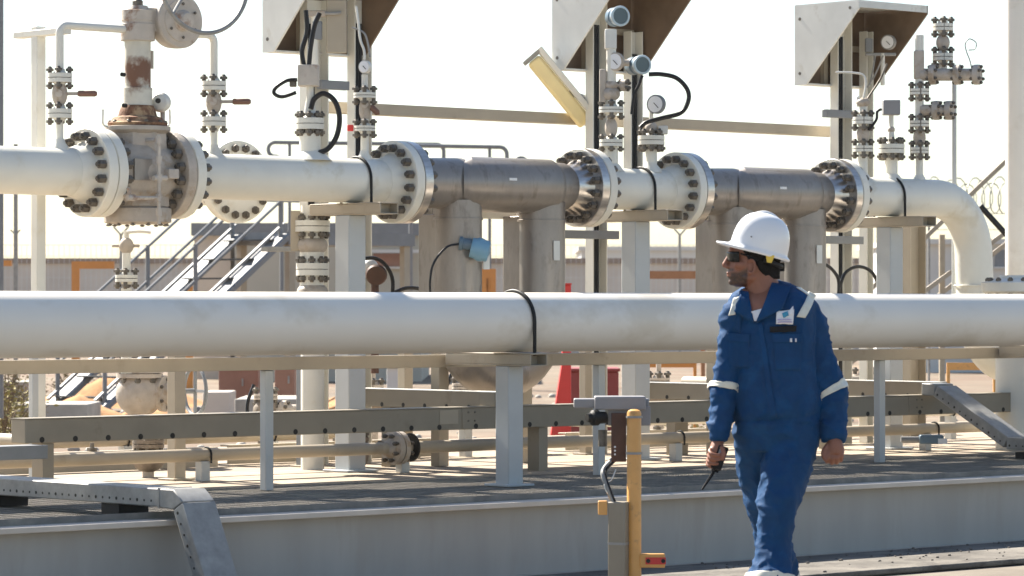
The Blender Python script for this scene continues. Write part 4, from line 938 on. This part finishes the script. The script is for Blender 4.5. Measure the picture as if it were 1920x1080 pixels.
def shrub(px, D, r, h, label, seed, mt):
    rr = random.Random(seed); c = PC(px, gy(D), D); t = T('dry_shrub', label, 'shrub', c, 'dry shrubs in the yard'); b = MB(); bt = MB()
    for i in range(26):
        a = rr.uniform(0, 6.28); e = rr.uniform(.5, 1.4); L = h * rr.uniform(.6, 1.1); d = V((math.cos(a) * math.cos(e), math.sin(a) * math.cos(e), math.sin(e))); q = c + d * L * V((r / h, r / h, 1)).length / 1.5
        bt.tube([c, c + d * L * .5 + UP * .03, c + d * L], [.008, .006, .003], 4)
        for k in range(26):
            p = c + d * L * rr.uniform(.3, 1.08) + V((rr.gauss(0, .05), rr.gauss(0, .05), rr.gauss(0, .05))) * r * 2.2
            n = V((rr.gauss(0, 1), rr.gauss(0, 1), rr.gauss(0, 1))).normalized(); x, y, _ = basis(n); s = rr.uniform(.012, .035)
            b.add([p - x * s, p + y * s * .4, p + x * s, p - y * s * .4], [(0, 1, 2, 3)])
    b.build('leaves', mt, t); bt.build('twigs', m_twig, t)
for a in ((5, 34, .5, .75, 'yellow dry shrub at the left edge', 1, m_leaf), (35, 36, .4, .5, 'yellowish shrub just right of the left edge one', 2, m_leaf), (-40, 35, .6, .9, 'shrub outside the left edge', 3, m_leaf2), (20, 46, .5, .6, 'dull green shrub behind the pale left blocks', 4, m_leaf2), (130, 50, .6, .5, 'dull shrub beyond the stair foot', 5, m_leaf2), (1300, 31, .35, .3, 'low yellow shrub under the tray left of the man', 6, m_leaf), (1240, 32, .35, .28, 'low yellow shrub under the tray by the yellow post', 7, m_leaf)): shrub(*a)
b = MB(); rr = random.Random(11)
for i in range(500):
    D = rr.uniform(26, 52); px = rr.uniform(-60, 1980); p = PC(px, gy(D), D); s = rr.uniform(.02, .075)
    if p.y > 5.8: b.ball(p + UP * s * .3, (s * rr.uniform(.8, 1.5), s, s * .7), 6, 4)
struct(b.build('yard_stones', m_conc, None, ang=80), 'stuff')

# ------------------------------------------------------------------ the walking man
from mathutils.bvhtree import BVHTree
D0 = 15.366; K = D0 / FPX; B0 = PC(1440, HZ, D0); B0.z = 0
def W(px, py, y=0.): return B0 + Rv * ((px - 1440) * K) + Fv * y + UP * ((HZ + 1.39 / K - py) * K)
def toP(v): q = v - B0; return 1440 + q.dot(Rv) / K, HZ + 1.39 / K - q.z / K, q.dot(Fv)
man = T('person', 'man in blue coveralls and white hard hat walking left past the skid', 'person', B0)
m_skin = mat('brown_skin', (.245, .098, .056), .5, var=.06, scale=30, bump=.08, bscale=120)
nt = m_skin.node_tree; at = nt.nodes.new('ShaderNodeAttribute'); at.attribute_name = 'beard'; mx = nt.nodes.new('ShaderNodeMix'); mx.data_type = 'RGBA'
bs = nt.nodes['Principled BSDF']; src = bs.inputs['Base Color'].links[0].from_socket; nt.links.new(src, mx.inputs['A']); mx.inputs['B'].default_value = (.035, .022, .016, 1); nt.links.new(at.outputs['Fac'], mx.inputs['Factor']); nt.links.new(mx.outputs['Result'], bs.inputs['Base Color'])
m_cloth = mat('blue_coverall_cloth', (.001, .044, .135), .8, var=.10, scale=14, bump=.12, bscale=350, spec=.25, stain=(.0015, .054, .16), samt=.40, sscale=7)
m_hair = mat('black_hair', (.006, .005, .0045), .75, var=.3, scale=60, bump=.5, bscale=160, spec=.15)
m_helmet = mat('white_hard_hat', (.80, .80, .80), .28, var=.01, coat=.4)
m_refl = mat('silver_reflective_tape', (.66, .65, .56), .4, var=.06, scale=30)
m_lens = mat('dark_sunglass_lens', (.006, .005, .005), .25, spec=.25)
m_shirt = mat('white_undershirt', (.72, .72, .74), .85, var=.04)
m_clip = mat('yellow_clip', (.72, .50, .06), .45)
m_boot = mat('dark_boot_leather', (.06, .045, .035), .6, var=.2)
m_radio = mat('black_radio_plastic', (.006, .006, .007), .5, var=.1, spec=.2)

def ell(px, py, y, hw, hd, n=28, rot=0., nrm=None, p=2.2):
    """ring of points, half width hw px, half depth hd metres, turned by rot, lying level or square to nrm"""
    out = []; c = W(px, py, y); ca, sa = math.cos(rot), math.sin(rot)
    ex = Rv * ca + Fv * sa; ey = Fv * ca - Rv * sa
    if nrm is not None:
        nrm = V(nrm).normalized(); ex = (ex - nrm * ex.dot(nrm)).normalized(); ey = nrm.cross(ex)
    for i in range(n):
        t = 2 * math.pi * i / n; cx, sx = math.cos(t), math.sin(t)
        out.append(c + ex * (hw * K * math.copysign(abs(cx) ** (2 / p), cx)) + ey * (hd * math.copysign(abs(sx) ** (2 / p), sx)))
    return out
def limb(b, pts, n=22, sq=1.0):
    P = [W(*p[:3]) for p in pts]; rings = []
    for i, p in enumerate(pts):
        d = (P[min(i + 1, len(P) - 1)] - P[max(i - 1, 0)]).normalized()
        ex = (Rv - d * Rv.dot(d)).normalized(); ey = d.cross(ex); r = p[3] * K; r2 = (p[4] if len(p) > 4 else p[3]) * K
        rings.append([P[i] + ex * r * math.cos(2 * math.pi * k / n) + ey * r2 * math.sin(2 * math.pi * k / n) for k in range(n)])
    b.loft(rings)
def dense(pts, n=6):
    out = []; P = [pts[0]] + pts + [pts[-1]]
    for i in range(1, len(P) - 2):
        for k in range(n):
            t = k / n; q = []
            for j in range(len(pts[0])):
                a, b_, c, d = P[i - 1][j], P[i][j], P[i + 1][j], P[i + 2][j]
                q.append(.5 * (2 * b_ + (c - a) * t + (2 * a - 5 * b_ + 4 * c - d) * t * t + (3 * b_ - a - 3 * c + d) * t ** 3))
            out.append(tuple(q))
    out.append(tuple(pts[-1])); return out
def bake(b, name, voxel, smooth, mt):
    ob = b.build('tmp', mt, man); r = ob.modifiers.new('r', 'REMESH'); r.mode = 'VOXEL'; r.voxel_size = voxel
    if smooth: s = ob.modifiers.new('s', 'SMOOTH'); s.factor = .5; s.iterations = smooth
    dg = bpy.context.evaluated_depsgraph_get(); dg.update(); me = bpy.data.meshes.new_from_object(ob.evaluated_get(dg)); me.name = name
    ob.modifiers.clear(); old = ob.data; ob.data = me; ob.name = name; bpy.data.meshes.remove(old)
    me.materials.clear(); me.materials.append(mt); me.shade_smooth(); return ob

# --- arms and legs, each as (px, py, depth, radius px, [depth radius])
armR = dense([(1392, 566, .0, 20, 30), (1377, 588, -.01, 23, 29), (1370, 640, -.02, 23, 27), (1362, 700, -.03, 23, 26), (1357, 735, -.04, 22.5, 25), (1350, 785, -.07, 19.5, 22), (1345, 824, -.09, 17, 19)])
armL = dense([(1498, 568, .02, 22, 31), (1516, 592, .02, 26, 32), (1529, 640, .01, 28, 30), (1545, 700, .0, 29, 29), (1556, 738, -.01, 28, 27), (1560, 785, -.04, 23, 24), (1561, 824, -.07, 19.5, 21)])
legL = dense([(1490, 800, .0, 48, 58), (1476, 860, -.05, 46, 54), (1459, 915, -.12, 39, 48), (1452, 960, -.15, 33, 42), (1446, 1010, -.16, 31, 38), (1441, 1050, -.19, 34, 39), (1438, 1082, -.21, 40, 43), (1436, 1104, -.22, 40, 43)])
legR = dense([(1421, 800, .02, 43, 55), (1424, 860, .07, 41, 50), (1430, 915, .13, 35, 44), (1443, 965, .20, 31, 39), (1456, 1015, .27, 31, 36), (1466, 1060, .34, 34, 37), (1471, 1104, .40, 35, 38)])
tor = [(527, 1443, 31, .04, .045), (538, 1444, 50, .06, .034), (551, 1444, 74, .09, .016), (570, 1446, 84, .118, .008), (600, 1447, 85, .128, 0), (650, 1448, 83, .138, -.004), (700, 1451, 80, .145, -.010), (745, 1455, 80, .152, -.016), (775, 1456, 80, .150, -.012), (810, 1457, 80, .145, 0), (842, 1456, 76, .13, .005)]
b = MB(); b.loft([ell(c, y, dd, hw, hd, 36, rad(-24), p=2.35) for y, c, hw, hd, dd in tor])
for l in (armR, armL): limb(b, l)
for l in (legL, legR): limb(b, l)
cov = bake(b, 'coverall', .0075, 7, m_cloth)
# folds pressed into the cloth
me = cov.data; co0 = [v.co + B0 for v in me.vertices]; nr = [v.normal.copy() for v in me.vertices]
def ridge(v): return 1 - abs(noise.noise(v)) * 2
def gs(a, s): return math.exp(-(a / s) ** 2)
for i, v in enumerate(me.vertices):
    px, py, y = toP(co0[i]); n = nr[i]; d = 0
    X, Y, Z = (px - 1440) * K, y, (1159 - py) * K
    arm = 1 if (px < 1378 and py < 830) or (px > 1530 and py < 830) else 0
    if py > 790: # legs: diagonal drags, more at knee and hem
        a = .0055 + .008 * gs(py - 800, 30) + .008 * gs(py - 930, 55) + .010 * gs(py - 1075, 40)
        d += a * ridge(V((X * 7 + Z * 3.0, Y * 6, Z * 9 - X * 6))) + .5 * a * ridge(V((X * 14 - Z * 5, Y * 12, Z * 17 + X * 9 + 3)))
    elif arm:
        a = .0045 + .009 * gs(py - 735, 42) + .007 * gs(py - 800, 22) + .006 * gs(py - 610, 30)
        sgn = 1 if px < 1450 else -1
        d += a * ridge(V((X * 6, Y * 6, Z * 13 + sgn * X * 10))) + .5 * a * ridge(V((X * 12 + 5, Y * 12, Z * 24 - sgn * X * 12)))
    else:
        a = .004 + .008 * gs(py - 778, 26) + .006 * gs(py - 600, 40) * (1 if px < 1425 else .4)
        a += .006 * gs(px - 1385, 26) * gs(py - 640, 80)
        d += a * ridge(V((X * 8 + 2, Y * 6, Z * 4.5 + X * 3))) + .6 * a * ridge(V((X * 15, Y * 9, Z * 9 - X * 8)))
        d -= .010 * gs(py - (786 - .12 * (px - 1455)), 7)                       # waist seam under the belly overhang
        if y < -.05: d += .003 * gs(px - (1418 + .13 * (py - 600)), 5) * (1 if py > 600 else 0)   # front placket
    cr = max(0, ridge(V((X * 11 + Z * 6, Y * 9, Z * 13 - X * 9 + 7)))) ** 5; cr2 = max(0, ridge(V((X * 9 - Z * 8 + 4, Y * 9, Z * 16 + X * 12)))) ** 5
    d += .0045 * cr + .004 * cr2
    v.co += n * (d - .003)
me.update()
tri = [tuple(p.vertices) for p in me.polygons]; bvh = BVHTree.FromPolygons([v.co + B0 for v in me.vertices], tri)
def hit(px, py):
    o = W(px, py, -2); r = bvh.ray_cast(o, Fv)
    return (r[0], r[1]) if r[0] is not None else (W(px, py, 0), -Fv)
def patch(name, quad, mt, off=.004, th=.004, nu=8, nv=8, bulge=0, parent=None, smooth=True):
    """cloth piece laid on the coverall; quad = four photo corners TL,TR,BR,BL"""
    TL, TR, BR, BL = quad; top = []
    for j in range(nv + 1):
        row = []
        for i in range(nu + 1):
            u, v = i / nu, j / nv
            px = (TL[0] * (1 - u) + TR[0] * u) * (1 - v) + (BL[0] * (1 - u) + BR[0] * u) * v; py = (TL[1] * (1 - u) + TR[1] * u) * (1 - v) + (BL[1] * (1 - u) + BR[1] * u) * v
            p, n = hit(px, py); row.append(p + n * off * .4 - Fv * (off + bulge * math.sin(math.pi * u) * math.sin(math.pi * v)))
        top.append(row)
    if smooth:
        for _ in range(3):
            t2 = [r[:] for r in top]
            for j in range(nv + 1):
                for i in range(nu + 1):
                    q = [top[a][c] for a, c in ((j - 1, i), (j + 1, i), (j, i - 1), (j, i + 1)) if 0 <= a <= nv and 0 <= c <= nu]
                    m_ = sum(q, V((0, 0, 0))) / len(q); t2[j][i] = top[j][i] + Fv * ((m_ - top[j][i]).dot(Fv) * .6)
            top = t2
    b = MB(); b.grid(top); o = b.build(name, mt, parent or man, ang=60)
    s = o.modifiers.new('Solid', 'SOLIDIFY'); s.thickness = th; s.offset = 0; return o
patch('skin_opening', [(1392, 543), (1450, 540), (1428, 588), (1404, 586)], m_skin, .004, .006, 8, 8)
patch('undershirt', [(1406, 584), (1428, 578), (1419, 602), (1411, 602)], m_shirt, .010, .004)
patch('collar', [(1388, 546), (1402, 549), (1411, 606), (1374, 584)], m_cloth, .012, .005, 8, 10, .004)
patch('collar', [(1446, 532), (1482, 538), (1462, 580), (1414, 606)], m_cloth, .014, .005, 10, 10, .004)
patch('chest_pocket', [(1362, 628), (1402, 630), (1404, 690), (1366, 688)], m_cloth, .002, .002, 8, 10)
patch('pocket_flap', [(1360, 624), (1404, 626), (1403, 642), (1361, 640)], m_cloth, .005, .003)
patch('chest_pocket', [(1444, 628), (1498, 628), (1496, 694), (1448, 694)], m_cloth, .002, .002, 8, 10)
patch('pocket_flap', [(1442, 625), (1500, 625), (1499, 642), (1443, 642)], m_cloth, .005, .003)
patch('placket', [(1416, 604), (1426, 602), (1450, 780), (1438, 782)], m_cloth, .004, .003, 4, 24)
def tape(quad, off=.006): return patch('reflective_strip', quad, m_refl, off, .003, 5, 12)
tape([(1516, 546), (1530, 553), (1504, 596), (1488, 594)]); tape([(1374, 560), (1385, 556), (1376, 590), (1364, 592)])
patch('shoulder_strip', [(1491, 540), (1500, 540), (1530, 556), (1521, 560)], m_refl, .007, .003, 8, 5)
bd = patch('badge', [(1452, 584), (1484, 580), (1481, 608), (1450, 607)], m_shirt, .010, .003)
m_mark = mat('teal_badge_mark', (.03, .25, .40), .5); m_mark2 = mat('lilac_badge_text', (.42, .36, .55), .6)
patch('badge_mark', [(1460, 588), (1472, 583), (1474, 592), (1464, 596)], m_mark, .0135, .002, 4, 4, parent=bd); patch('badge_mark', [(1472, 584), (1482, 574), (1482, 590), (1474, 592)], m_shirt, .012, .002, 4, 4, parent=bd)
for y in (598.5, 603): patch('badge_text', [(1453, y), (1479, y - .6), (1479, y + 1.6), (1453, y + 2.2)], m_mark2, .0135, .002, 4, 2, parent=bd)
patch('name_strip', [(1439, 612), (1488, 610), (1487, 621), (1439, 623)], m_radio, .009, .004)
for x in (1476, 1484): patch('pen_clip', [(x, 634), (x + 3, 634), (x + 3, 640), (x, 640)], m_shirt, .014, .003, 2, 2)
def cuffband(name, l, py0, py1, grow, mt=m_refl, tilt=0):
    pts = [p for p in dense([tuple(q) for q in l[::2]], 6) if min(py0, py1) - 1 <= p[1] <= max(py0, py1) + 1]
    P = [W(*p[:3]) for p in pts]; rings = []
    for i, p in enumerate(pts):
        d = (P[min(i + 1, len(P) - 1)] - P[max(i - 1, 0)]).normalized(); ex = (Rv - d * Rv.dot(d)).normalized(); ey = d.cross(ex)
        rings.append([P[i] + ex * (p[3] * K + grow) * math.cos(2 * math.pi * k / 28) + ey * (p[4] * K + grow) * math.sin(2 * math.pi * k / 28) + UP * tilt * math.cos(2 * math.pi * k / 28) for k in range(28)])
    o = MB().loft(rings, False).build(name, mt, man, ang=70); s = o.modifiers.new('Solid', 'SOLIDIFY'); s.thickness = .003; s.offset = 1; return o
# bands follow the displaced sleeve: wrap them on with a shrinkwrap
for l, a, c, tl in ((armR, 719, 731, .0), (armL, 728, 744, .026), (legL, 1073, 1086, 0), (legR, 1082, 1096, 0)):
    o = cuffband('reflective_strip', l, a, c, .006, tilt=tl)
    s = o.modifiers.new('Wrap', 'SHRINKWRAP'); s.target = cov; s.wrap_method = 'NEAREST_SURFACEPOINT'; s.wrap_mode = 'OUTSIDE_SURFACE'; s.offset = .004
    o.modifiers.move(1, 0)

# --- body: head, neck, hidden trunk and limbs, hands in one skin
HEAD = [(410, 1404, 1442, 16), (418, 1392, 1455, 24), (430, 1383, 1462, 30), (448, 1375, 1466, 32), (462, 1369, 1467, 33), (471, 1364.5, 1465, 33), (476, 1366, 1464, 32.5), (482, 1369, 1462, 32), (490, 1368, 1460, 31.5), (500, 1366.5, 1458, 31), (506, 1366, 1456, 30), (510, 1364, 1454, 29), (514, 1365, 1452, 28), (518, 1364.5, 1450, 27.5), (523, 1367, 1447, 26), (529, 1367, 1442, 23.5), (534, 1371, 1434, 19), (538, 1380, 1424, 11)]
def headring(row, grow=0, n=40):
    py, f, bk, w = row; cx = (f + bk) / 2 ; a = (bk - f) / 2 + grow; out = []
    for i in range(n):
        t = 2 * math.pi * i / n; c, s = math.cos(t), math.sin(t)
        wy = (w + grow) * math.copysign(abs(s) ** .92, s) * (1 - .13 * max(0, c) - .03 * c)
        out.append(W(cx - a * math.copysign(abs(c) ** .95, c), py, wy * K))
    return out
b = MB(); b.loft([headring(r) for r in HEAD])
def ball(px, py, y, rx, ry, rz): b.ball(W(px, py, y * K), (rx * K, ry * K, rz * K), 18, 12, (Rv, Fv, UP))
b.tube([W(1369, 476), W(1363, 488), W(1359, 496), W(1360.5, 500)], [3.6 * K, 4.6 * K, 5.6 * K, 5 * K], 14)
ball(1359.5, 497.5, 0, 5.6, 5.4, 4.8); ball(1364, 500, -5, 5, 4, 4); ball(1364, 500, 5, 5, 4, 4)
ball(1366.5, 511.5, 0, 4.6, 9, 2.6); ball(1367, 517, 0, 4.6, 8, 2.8); ball(1373, 528.5, 0, 7.5, 10, 7); ball(1371, 470, -12, 5, 9, 4); ball(1371, 470, 12, 5, 9, 4)
ball(1386, 497, -24, 12, 6, 9); ball(1386, 497, 24, 12, 6, 9); ball(1405, 520, -24, 14, 6, 8); ball(1405, 520, 24, 14, 6, 8)
for s in (-1, 1):
    b.tube([W(1403 + 9 * math.sin(a) * .8 + 3, 500 - 12.5 * math.cos(a), s * (33 + 3.5 * (math.sin(a) > 0)) * K) for a in [math.pi * (-.25 + 1.5 * k / 14) for k in range(15)]], 2.6 * K, 8)
    ball(1405, 501, s * 31, 6.5, 2.2, 10); ball(1402, 512, s * 31.5, 3.6, 2.6, 4)
limb(b, dense([(1424, 505, .0, 31, 29), (1428, 530, .0, 31, 29), (1433, 552, .0, 33, 31), (1438, 585, .0, 44, 36)], 4))
b.loft([ell(c, y, dd, hw - 12, hd - .03, 28, rad(-16)) for y, c, hw, hd, dd in tor[2:]])
for l in (armR, armL): limb(b, [(p[0], p[1], p[2], p[3] * .62, p[4] * .62) for p in l])
for l in (legL, legR): limb(b, [(p[0], p[1], p[2], p[3] * .66, p[4] * .66) for p in l])
# right hand, closed on the radio
def fing(pts, r): b.tube(curve([W(*p) for p in pts], 5), [r * K * (1 - .25 * i / ((len(pts) - 1) * 5)) for i in range((len(pts) - 1) * 5 + 1)], 10)
limb(b, dense([(1345, 818, -.085, 10, 13), (1343, 830, -.095, 11.5, 15), (1339, 842, -.10, 12, 18), (1336, 852, -.10, 10, 17)], 4))
for i, (x, y, d_) in enumerate(((1331, 842, -.13), (1329, 850, -.125), (1327.5, 858, -.115), (1327, 865, -.10))):
    fing([(x + 6, y - 6, d_ + .03), (x - 3, y + 1, d_ - .005), (x + 1, y + 7, d_ - .03), (x + 11, y + 9, d_ - .032), (x + 17, y + 8, d_ - .018)], 4.6 - .25 * i)
fing([(1345, 832, -.125), (1352, 841, -.145), (1353, 852, -.15), (1349, 860, -.148)], 5)
# left hand, loosely closed
limb(b, dense([(1561, 818, -.065, 12, 15), (1562, 829, -.075, 14, 16), (1563, 841, -.085, 17, 14), (1563, 850, -.088, 16, 12)], 4))
for i, (x, y) in enumerate(((1549, 849), (1558, 852), (1567, 851), (1575, 847))):
    fing([(x, y - 8, -.088), (x - 1, y + 5, -.105), (x - 1.5, y + 13, -.092), (x - 1, y + 15, -.068), (x, y + 7, -.058)], 5.0 - .2 * i)
fing([(1550, 832, -.085), (1541, 843, -.10), (1540, 853, -.108), (1545, 862, -.112)], 5.2)
body = bake(b, 'body', .0038, 2, m_skin)
att = body.data.attributes.new('beard', 'FLOAT', 'POINT')
def sst(a, b_, x): t = max(0, min(1, (x - a) / (b_ - a))); return t * t * (3 - 2 * t)
for i, v in enumerate(body.data.vertices):
    px, py, y = toP(v.co + B0); m_ = 0
    if 480 < py < 545 and px < 1412:
        line = 509 - 6 * sst(1380, 1400, px) - 14 * sst(1396, 1406, px)
        m_ = sst(line - 2, line + 6, py) * (1 - sst(534, 541, py)) * (1 - sst(1397, 1402, px))
        m_ = max(m_, gs(py - 506, 3) * (1 - sst(1372, 1378, px)) * (px > 1360))
        if px < 1369 and 509.5 < py < 519: m_ *= .15
        m_ *= .86 + .25 * noise.noise(v.co * 180)
    att.data[i].value = max(0, m_)
# hair
b = MB(); rows = []
for py, lim in ((462, 1388), (468, 1390), (474, 1394), (480, 1398), (485, 1400), (489, 1405), (493, 1413), (499, 1417), (506, 1420), (513, 1426), (519, 1434), (523, 1440)):
    r0 = min(HEAD, key=lambda r: abs(r[0] - py)); i = HEAD.index(r0); j = i + 1 if r0[0] <= py else i - 1; a, c = HEAD[i], HEAD[j]; f = (py - a[0]) / (c[0] - a[0])
    row = tuple(a[q] + (c[q] - a[q]) * f for q in range(4)); row = (py, row[1], max(row[2], 1459 - .04 * max(0, py - 505)), row[3]); n = 26; cx = (row[1] + row[2]) / 2; aa = (row[2] - row[1]) / 2 + 3.5
    t0 = math.acos(max(-1, min(1, (cx - lim) / aa))); rr_ = []
    for k_ in range(n + 1):
        t = t0 + (2 * math.pi - 2 * t0) * k_ / n; c_, s_ = math.cos(t), math.sin(t); g = 1 + .03 * noise.noise(V((px * 0 + k_ * 1.3, py * .3, 2)))
        rr_.append(W(cx - aa * math.copysign(abs(c_) ** .95, c_) * g, py, (row[3] + 2.6) * K * math.copysign(abs(s_) ** .92, s_) * g))
    rows.append(rr_)
b.grid(rows); o = b.build('hair', m_hair, man, ang=80); s = o.modifiers.new('Solid', 'SOLIDIFY'); s.thickness = .012; s.offset = -1
# hard hat
hc_ = (1421.5, 471.5); fx, fz = -.968, .252; nx, nz_ = .252, .968
def HP(u, v, h): return W(hc_[0] + u * fx + h * nx, hc_[1] - u * fz - h * nz_, v * K)
def rim(r, g, h, n=56):
    out = []
    for i in range(n):
        t = 2 * math.pi * i / n; c, s = math.cos(t), math.sin(t); ex = g * (3.5 + (23 * max(0, c) ** 2.2) + 4 * max(0, -c) ** 2); L = 54.5 if c > 0 else 55
        out.append(HP((L * r + ex) * c, (44 * r + ex * .9) * s, h - g * (2.5 * max(0, c) ** 2 - 3.5 * max(0, c) ** 6)))
    return out
prof = [(.93, 0, -3), (.96, 1, -5.5), (.985, 1.03, -3.5), (.99, 1, -1), (1, 0.14, 3), (1, 0, 7), (.995, 0, 16), (.975, 0, 27), (.93, 0, 39), (.85, 0, 50), (.73, 0, 59.5), (.57, 0, 66.5), (.38, 0, 71), (.18, 0, 73), (.01, 0, 73.6)]
b = MB(); b.loft([rim(*p) for p in prof], True)
hat = b.build('hard_hat', m_helmet, man, ang=50)
b = MB(); b.tube([HP(54 * math.cos(a) * .985, 0, 73.6 * math.sin(a) * .985 + 1) for a in [rad(28 + 112 * k / 24) for k in range(25)]], [4.5 * K * (1 - abs(k - 12) / 12 * .75) for k in range(25)], 12)
b.build('crown_ridge', m_helmet, hat, ang=60)
MB().cyl(HP(22, -41.5, 22), HP(22, -43.4, 22), 1.6 * K, 10).build('vent_hole', m_fascia, hat)
b = MB(); b.prism([HP(u, -43, h) for u, h in ((-12, -1), (-29, -1), (-27, -16), (-18, -17))], Fv * .014); b.build('ear_clip', m_clip, hat, bevel=.002)
b = MB(); b.tube([HP(-50 * math.cos(a), 38 * math.sin(a), -13 - 4 * math.cos(a)) for a in [rad(-75 + 150 * k / 16) for k in range(17)]], 4.5 * K, 8); b.lathe(HP(-50, 0, -17), Rv, [(-.012, .02), (.012, .02)], 14); b.build('headband', m_black, hat)
# sunglasses
b = MB(); rows = []
for py in (472, 476, 481, 486, 489.5):
    rr_ = []
    for k_ in range(25):
        t = rad(-74 + 148 * k_ / 24); c, s = math.cos(t), math.sin(t); low = 1 - max(0, (py - 484) / 6) * .45 * (1 - abs(s))
        rr_.append(W(1396 - 33.5 * abs(c) ** .8 * (1 if py < 485 else .985), py + (2.5 * abs(s) if py > 484 else 0) - (4 * (1 - min(1, abs(s) * 4)) if py > 485 else 0), 31.5 * s * K))
    rows.append(rr_)
b.grid(rows); o = b.build('sunglasses', m_lens, man, ang=70); s = o.modifiers.new('Solid', 'SOLIDIFY'); s.thickness = .003
for sg in (-1, 1): MB().tube([W(1387, 476, sg * 31 * K), W(1398, 480, sg * 34.5 * K), W(1409, 485, sg * 35 * K), W(1415, 490, sg * 34 * K)], 1.7 * K, 8).build('temple', m_lens, o)
# boots
for (px, py, y, nm) in ((1436, 1128, -.20, 0), (1472, 1126, .38, 1)):
    b = MB(); f_ = (-Rv * .85 - Fv * .5).normalized(); sdv = UP.cross(f_); base = W(px, 1159, y); base.z = 0.004
    b.loft([[base + f_ * (c_ + a_ * math.cos(t)) + sdv * w_ * math.sin(t) + UP * h for t in [2 * math.pi * q / 24 for q in range(24)]] for h, c_, a_, w_ in ((0, .07, .155, .052), (.02, .07, .158, .055), (.022, .07, .152, .052), (.06, .065, .145, .050), (.09, .03, .10, .047), (.13, .0, .068, .046), (.20, -.005, .064, .05))])
    b.build('boot', m_boot, man, ang=50)
# radio in the right hand
rt = T('handheld_radio', 'black two way radio held antenna down in the right hand', 'radio', W(1345, 860, -.13))
ax_ = (W(1336, 882, -.13) - W(1352, 838, -.13)).normalized(); c = W(1346, 856, -.128)
MB().obox(c, (Rv + ax_ * -Rv.dot(ax_)).normalized(), ax_.cross((Rv + ax_ * -Rv.dot(ax_)).normalized()), ax_, 20 * K, 14 * K, 46 * K).build('body', m_radio, rt, bevel=.006)
MB().tube([c + ax_ * 22 * K - Rv * 4 * K, W(1334, 884, -.13), W(1313, 915, -.14)], [4 * K, 3.2 * K, 2.0 * K], 10).build('antenna', m_radio, rt)
MB().cyl(c + ax_ * 22 * K + Rv * 4 * K, c + ax_ * 29 * K + Rv * 4 * K, 3.2 * K, 12).build('knob', m_radio, rt)
MB().obox(c - Fv * 7.6 * K - ax_ * 10 * K, (Rv + ax_ * -Rv.dot(ax_)).normalized(), Fv, ax_, 12 * K, .003, 12 * K).build('speaker_grille', m_fascia, rt)
# ------------------------------------------------------------------ camera, sun, sky
cam = bpy.data.cameras.new('camera'); co = bpy.data.objects.new('camera', cam); COL.objects.link(co)
co.location = CAM; co.rotation_euler = (rad(90), 0, TH - rad(90)); cam.sensor_width = 36; cam.lens = FPX / 1920 * 36; cam.shift_y = 30 / 1920
cam.clip_start = .1; cam.clip_end = 3000
SC.camera = co
cam.dof.use_dof = True; cam.dof.focus_distance = 19.0; cam.dof.aperture_fstop = 8.0
EL = rad(43); sd = V((-.03, .9995, 0)).normalized() * math.cos(EL) + UP * math.sin(EL)
sun = bpy.data.lights.new('sun', 'SUN'); sun.energy = 5.0; sun.angle = rad(.6); sun.color = (1, .93, .82)
so = bpy.data.objects.new('sun', sun); COL.objects.link(so); so.rotation_mode = 'QUATERNION'; so.rotation_quaternion = V((0, 0, 1)).rotation_difference(sd); so.location = (0, 0, 30)
w = bpy.data.worlds.new('World'); SC.world = w; w.use_nodes = True; nt = w.node_tree
bg = nt.nodes['Background']; sk_ = nt.nodes.new('ShaderNodeTexSky'); sk_.sky_type = 'NISHITA'; sk_.sun_disc = False
sk_.sun_elevation = EL; sk_.sun_rotation = math.atan2(sd.x, sd.y); sk_.dust_density = .7; sk_.air_density = 1.0; sk_.ozone_density = 1.0; sk_.altitude = 0
nt.links.new(sk_.outputs[0], bg.inputs[0]); bg.inputs[1].default_value = .06
SC.view_settings.view_transform = 'Standard'; SC.view_settings.look = 'None'; SC.view_settings.gamma = 1; SC.view_settings.exposure = 1.66

# ------------------------------------------------------------------ desert haze
b = MB(); b.box(-2600, 2600, -2600, 2600, -1.0, 7.5)
m = bpy.data.materials.new('haze_air'); m.use_nodes = True; n_ = m.node_tree.nodes; n_.remove(n_['Principled BSDF'])
vv = n_.new('ShaderNodeVolumePrincipled'); vv.inputs['Color'].default_value = (.92, .90, .87, 1); vv.inputs['Density'].default_value = .0002; vv.inputs['Anisotropy'].default_value = .3
m.node_tree.links.new(vv.outputs[0], n_['Material Output'].inputs['Volume'])
struct(b.build('haze', m), 'stuff')
